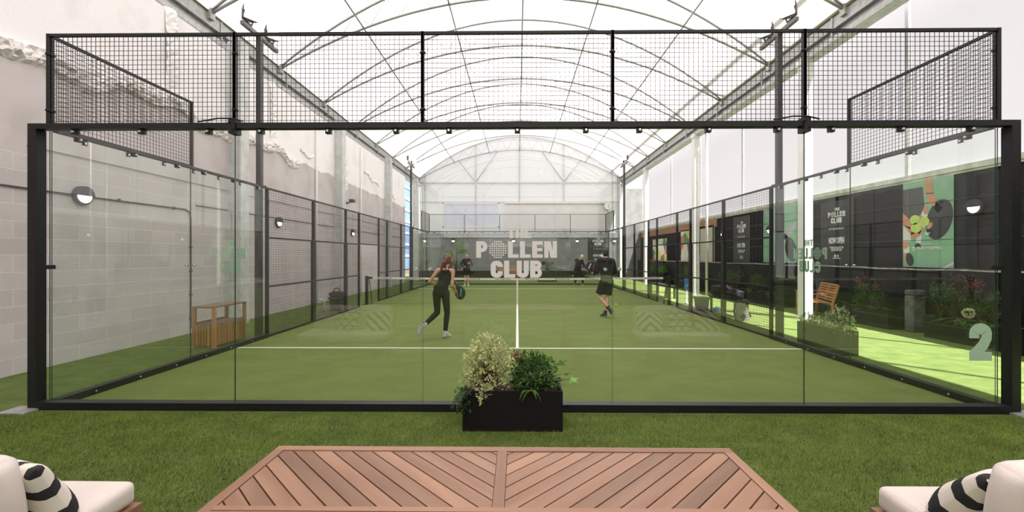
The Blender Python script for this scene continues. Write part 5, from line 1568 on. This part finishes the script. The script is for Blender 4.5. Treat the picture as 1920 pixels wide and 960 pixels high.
    # hair
    if hair:
        b = MB(); b.ell(H + upv * .034 - fw * .022, (.083, .092, .096), 24, 16, rot=R3)
        b.ell(H - upv * .01 - fw * .045, (.074, .062, .085), 20, 12, rot=R3)
        if face == 'pony':
            b.ell(H - fw * .11 + upv * .03, (.035, .035, .035), 14, 10); root = H - fw * .12 + upv * .02; rr = random.Random(2)
            for q in range(16):
                dxy = Vector((rr.uniform(-.055, .05), rr.uniform(-.03, .03), 0)); p1 = root + Vector((-.01, -.02, -.07)) + dxy * .5; p2 = root + Vector((-.035, .0, -.17 - rr.random() * .05)) + dxy; p3 = p2 + Vector((rr.uniform(-.05, .01), 0, -.08))
                capsule(b, root, p1, .020, .018); capsule(b, p1, p2, .018, .012); capsule(b, p2, p3, .012, .005)
            for q in range(12):
                sx = rr.choice((-1, 1)); p0 = H + right * sx * .07 - fw * .03 + upv * rr.uniform(-.02, .04); p1 = p0 + Vector((sx * rr.uniform(.0, .02), 0, -.10)); p2 = p1 + Vector((rr.uniform(-.03, .02), 0, -.09)); capsule(b, p0, p1, .014, .011); capsule(b, p1, p2, .011, .004)
        o = remesh(b, 'hair', hair, t, .007, 1)
        if face == 'pony': MB().tube([tuple(H - fw * .11 + upv * .03 + right * .03 * math.cos(a) + upv * .03 * math.sin(a)) for a in np.linspace(0, 2 * PI, 13)], .008, 6).build('hair_tie', P('green_tie', (.30, .55, .12), .6), t)
    return t

def racket(label, loc, R, acc):
    """padel racket; local: handle along -z, face normal y"""
    t = thing('padel_racket', label, 'racket', (0, 0, 0), 0, 'padel rackets')
    t.matrix_basis = Matrix.Translation(loc) @ R; t.location = loc; t.rotation_euler = R.to_euler()
    b = MB(); n = 32
    pts = [(.128 * math.cos(2 * PI * i / n) * (1 - .12 * max(0, -math.sin(2 * PI * i / n))), .135 + .132 * math.sin(2 * PI * i / n)) for i in range(n)]
    b.prism(pts, lambda u, v, w: Vector((u, w - .018, v)), .036); b.build('head', P('racket_carbon', (.022, .022, .025), .35, 0, .2, 20), t)
    b = MB(); b.tube([(p[0] * 1.0, 0, p[1]) for p in pts] + [(pts[0][0], 0, pts[0][1])], .020, 6, caps=False); b.build('rim', P('racket_rim', (.03, .03, .033), .3), t)
    b = MB()
    for i in range(-4, 5):
        for j in range(-4, 5):
            if i * i + j * j < 18:
                for y in (-.0186, .0181): b.cyl((i * .02, y, .135 + j * .02), .0045, .0006, (0, 1, 0), 6)
    b.build('hole_pattern', M_lampb, t)
    b = MB()
    for y in (-.0192, .0184):
        b.prism([(-.10, .10), (-.07, .07), (.02, .20), (.0, .23)], lambda u, v, w, y=y: Vector((u, y + w, v)), .0008, 0); b.prism([(.03, .04), (.06, .06), (.10, .19), (.08, .2)], lambda u, v, w, y=y: Vector((u, y + w, v)), .0008, 1)
    b.build('decal', acc, t)
    b = MB(); b.beam((-.045, 0, .03), (-.012, 0, -.03), .018, .025, up=(0, 1, 0)); b.beam((.045, 0, .03), (.012, 0, -.03), .018, .025, up=(0, 1, 0)); b.build('throat', M_bag, t)
    MB().tube([(0, 0, -.02), (0, 0, -.14), (0, 0, -.15)], [.015, .015, .018], 10).build('grip', P('grip_grey', (.10, .10, .10), .8), t)
    return t
SK1 = P('skin_tanned', (.52, .27, .165), .5, 0, .05, 12); SK2 = P('skin_light', (.56, .33, .23), .5, 0, .05, 12)
C_black = P('black_sports_fabric', (.010, .011, .011), .8, 0, .15, 14, bump=.003, bscale=25, spec=.1)
C_char = P('charcoal_fabric', (.020, .020, .022), .8, 0, .15, 14, bump=.004, bscale=22, spec=.12)
S_grey = P('grey_white_shoe', (.48, .46, .44), .6, 0, .45, 30); S_dark = P('dark_shoe', (.02, .022, .025), .6, 0, .2, 30); S_teal = P('teal_sole', (.02, .34, .38), .5, 0, .1, 20)
H_br = P('auburn_hair', (.13, .045, .022), .5, 0, .4, 40, bump=.006, bscale=60, stretch=(4, 4, .6)); H_dk = P('dark_hair', (.022, .016, .013), .6, 0, .3, 60, bump=.006, bscale=120); H_wh = P('white_hair', (.62, .60, .57), .7, 0, .1, 60, bump=.004, bscale=120)

acc1 = [P('racket_green', (.05, .45, .28), .4), P('racket_orange', (.62, .22, .08), .4)]
acc2 = [P('racket_white', (.6, .6, .6), .4), P('racket_grey', (.2, .2, .2), .4)]
# woman running away to the net, origin below the crop point x=270
wo = at_z(780 + 270 / 5.33, 634, 0); 
person('woman in black tank top and leggings with auburn ponytail, striding on the court', (wo.x, wo.y, 0), 0, dict(
    head=(.07, .20, 1.545), face=Vector((.35, 1, -.05)), shL=(-.115, .08, 1.345), shR=(.175, .14, 1.325),
    elL=(-.275, .06, 1.12), wrL=(-.16, .22, 1.03), elR=(.165, .08, 1.04), wrR=(.195, .25, .925), handR=Vector((.25, .9, -.1)), palmR=Vector((-.8, .1, -.3)), handL=Vector((.6, .8, 0)), palmL=Vector((.3, .2, -.8)),
    waist=(-.005, .07, 1.09), hipL=(-.125, 0, .90), hipR=(.04, .02, .90),
    knR=(.075, .05, .50), anR=(.045, -.02, .10), toeR=(.13, .17, .065), soleR=Vector((0, 0, -1)),
    knL=(-.125, .06, .50), anL=(-.31, -.27, .30), toeL=(-.38, -.33, .12), soleL=Vector((-.25, -.9, .35)), calfdir=Vector((0, -.008, .0))),
    SK1, dict(legs=(C_black, .93, .004), top=(P('black_tank', (.012, .012, .012), .8, 0, .15, 14, bump=.006, bscale=18, spec=.1), 0, .05, .004), shoes=S_grey, sole=P('patterned_sole', (.30, .28, .27), .6, 0, .9, 38)), hair=H_br, face='pony', female=True)
Rr = Matrix.Rotation(math.radians(62), 4, 'Z') @ Matrix.Rotation(math.radians(28), 4, 'X') @ Matrix.Rotation(math.radians(105), 4, 'Y')
Rr = (Matrix.Rotation(math.radians(-35), 4, 'Z') @ Matrix.Rotation(math.radians(150), 4, 'Y'))
racket('black and orange padel racket in the right hand of the woman', (wo.x + .245, wo.y + .335, 1.0), Rr, acc1)

# young man from behind at the right
mo = at_z(1050 + 545 / 6.4, 595, 0)
person('young man in black hooded jacket and shorts seen from behind near the net', (mo.x, mo.y, 0), 0, dict(
    head=(.0, .06, 1.705), face=Vector((-.25, 1, 0)), shL=(-.145, .03, 1.50), shR=(.185, 0, 1.49),
    elL=(-.215, .10, 1.22), wrL=(-.235, .30, 1.17), handL=Vector((-.35, .9, .1)), palmL=Vector((.3, .1, -.8)), elR=(.25, .03, 1.21), wrR=(.12, .24, 1.12), handR=Vector((-.6, .75, .0)), palmR=Vector((-.2, .1, -.9)),
    waist=(.03, .0, 1.18), hipL=(-.06, 0, .93), hipR=(.12, 0, .93),
    knL=(-.165, .08, .55), anL=(.09, -.10, .24), toeL=(.13, .08, .10), soleL=Vector((.75, -.3, -.65)),
    knR=(.055, .05, .52), anR=(.0, .02, .10), toeR=(-.10, .20, .06), soleR=Vector((0, 0, -1))),
    SK2, dict(legs=(C_black, .40, .020), top=(C_char, 1, -.02, .024), shoes=S_dark, sole=S_teal, socks=C_black, hood=True, lace=S_teal), hair=H_dk)
racket('black and white padel racket held up left of the young man', (mo.x - .295, mo.y + .40, 1.215), Matrix.Rotation(math.radians(12), 4, 'Z') @ Matrix.Rotation(math.radians(-10), 4, 'Y'), acc2)

# bald man, far left
ao = at_z(840 + 420 / 12, 536.5, 0)
person('bald man in dark jacket and black shorts, far left behind the net', (ao.x, ao.y, 0), 0, dict(
    head=(.01, -.03, 1.60), face=Vector((.75, -.75, -.05)), shL=(.16, 0, 1.42), shR=(-.17, 0, 1.42),
    elR=(-.30, -.03, 1.15), wrR=(-.12, -.24, 1.07), handR=Vector((.8, -.5, 0)), elL=(.28, -.02, 1.16), wrL=(.27, -.24, 1.15), handL=Vector((-.3, -.9, .1)),
    waist=(0, 0, 1.10), hipL=(.09, 0, .88), hipR=(-.09, 0, .88), knL=(.08, -.04, .48), anL=(.08, .02, .10), toeL=(.10, -.16, .06), knR=(-.08, -.02, .48), anR=(-.10, .05, .10), toeR=(-.14, -.13, .06), calfdir=Vector((0, .012, 0))),
    SK1, dict(legs=(C_black, .36, .022), top=(P('dark_brown_jacket', (.035, .028, .028), .7, 0, .15, 12, bump=.004, spec=.15), 1, .0, .020), shoes=S_grey, socks=S_grey), vox=.012)
racket('dark padel racket held flat against the bald man', (ao.x + .15, ao.y - .34, 1.10), Matrix.Rotation(math.radians(10), 4, 'Z') @ Matrix.Rotation(math.radians(25), 4, 'Y'), acc2)
# white-haired man, far right
bo = at_z(1050 + 225 / 6.4, 535, 0)
person('white-haired man in black tracksuit crouching forward, far right behind the net', (bo.x, bo.y, 0), 0, dict(
    head=(.16, -.20, 1.57), face=Vector((.25, -.9, -.15)), shL=(.17, -.12, 1.36), shR=(-.16, -.06, 1.40),
    elR=(-.10, -.22, 1.12), wrR=(.12, -.38, .98), handR=Vector((.8, -.4, -.1)), elL=(.25, -.22, 1.12), wrL=(.19, -.38, .97), handL=Vector((.5, -.6, -.2)),
    waist=(-.05, .0, 1.10), hipL=(.04, .05, .86), hipR=(-.16, .05, .86), knL=(.22, -.10, .50), anL=(.22, .03, .11), toeL=(.36, -.10, .065), knR=(-.16, -.06, .48), anR=(-.20, .05, .11), toeR=(-.22, -.15, .065), calfdir=Vector((0, .012, 0))),
    SK2, dict(legs=(C_black, .95, .016), top=(C_char, 1, -.0, .020), shoes=S_dark), hair=H_wh, vox=.012)
racket('black padel racket held out by the white-haired man', (bo.x + .27, bo.y - .44, .98), Matrix.Rotation(math.radians(15), 4, 'Z') @ Matrix.Rotation(math.radians(60), 4, 'Y'), acc2)
bpy.context.view_layer.update()
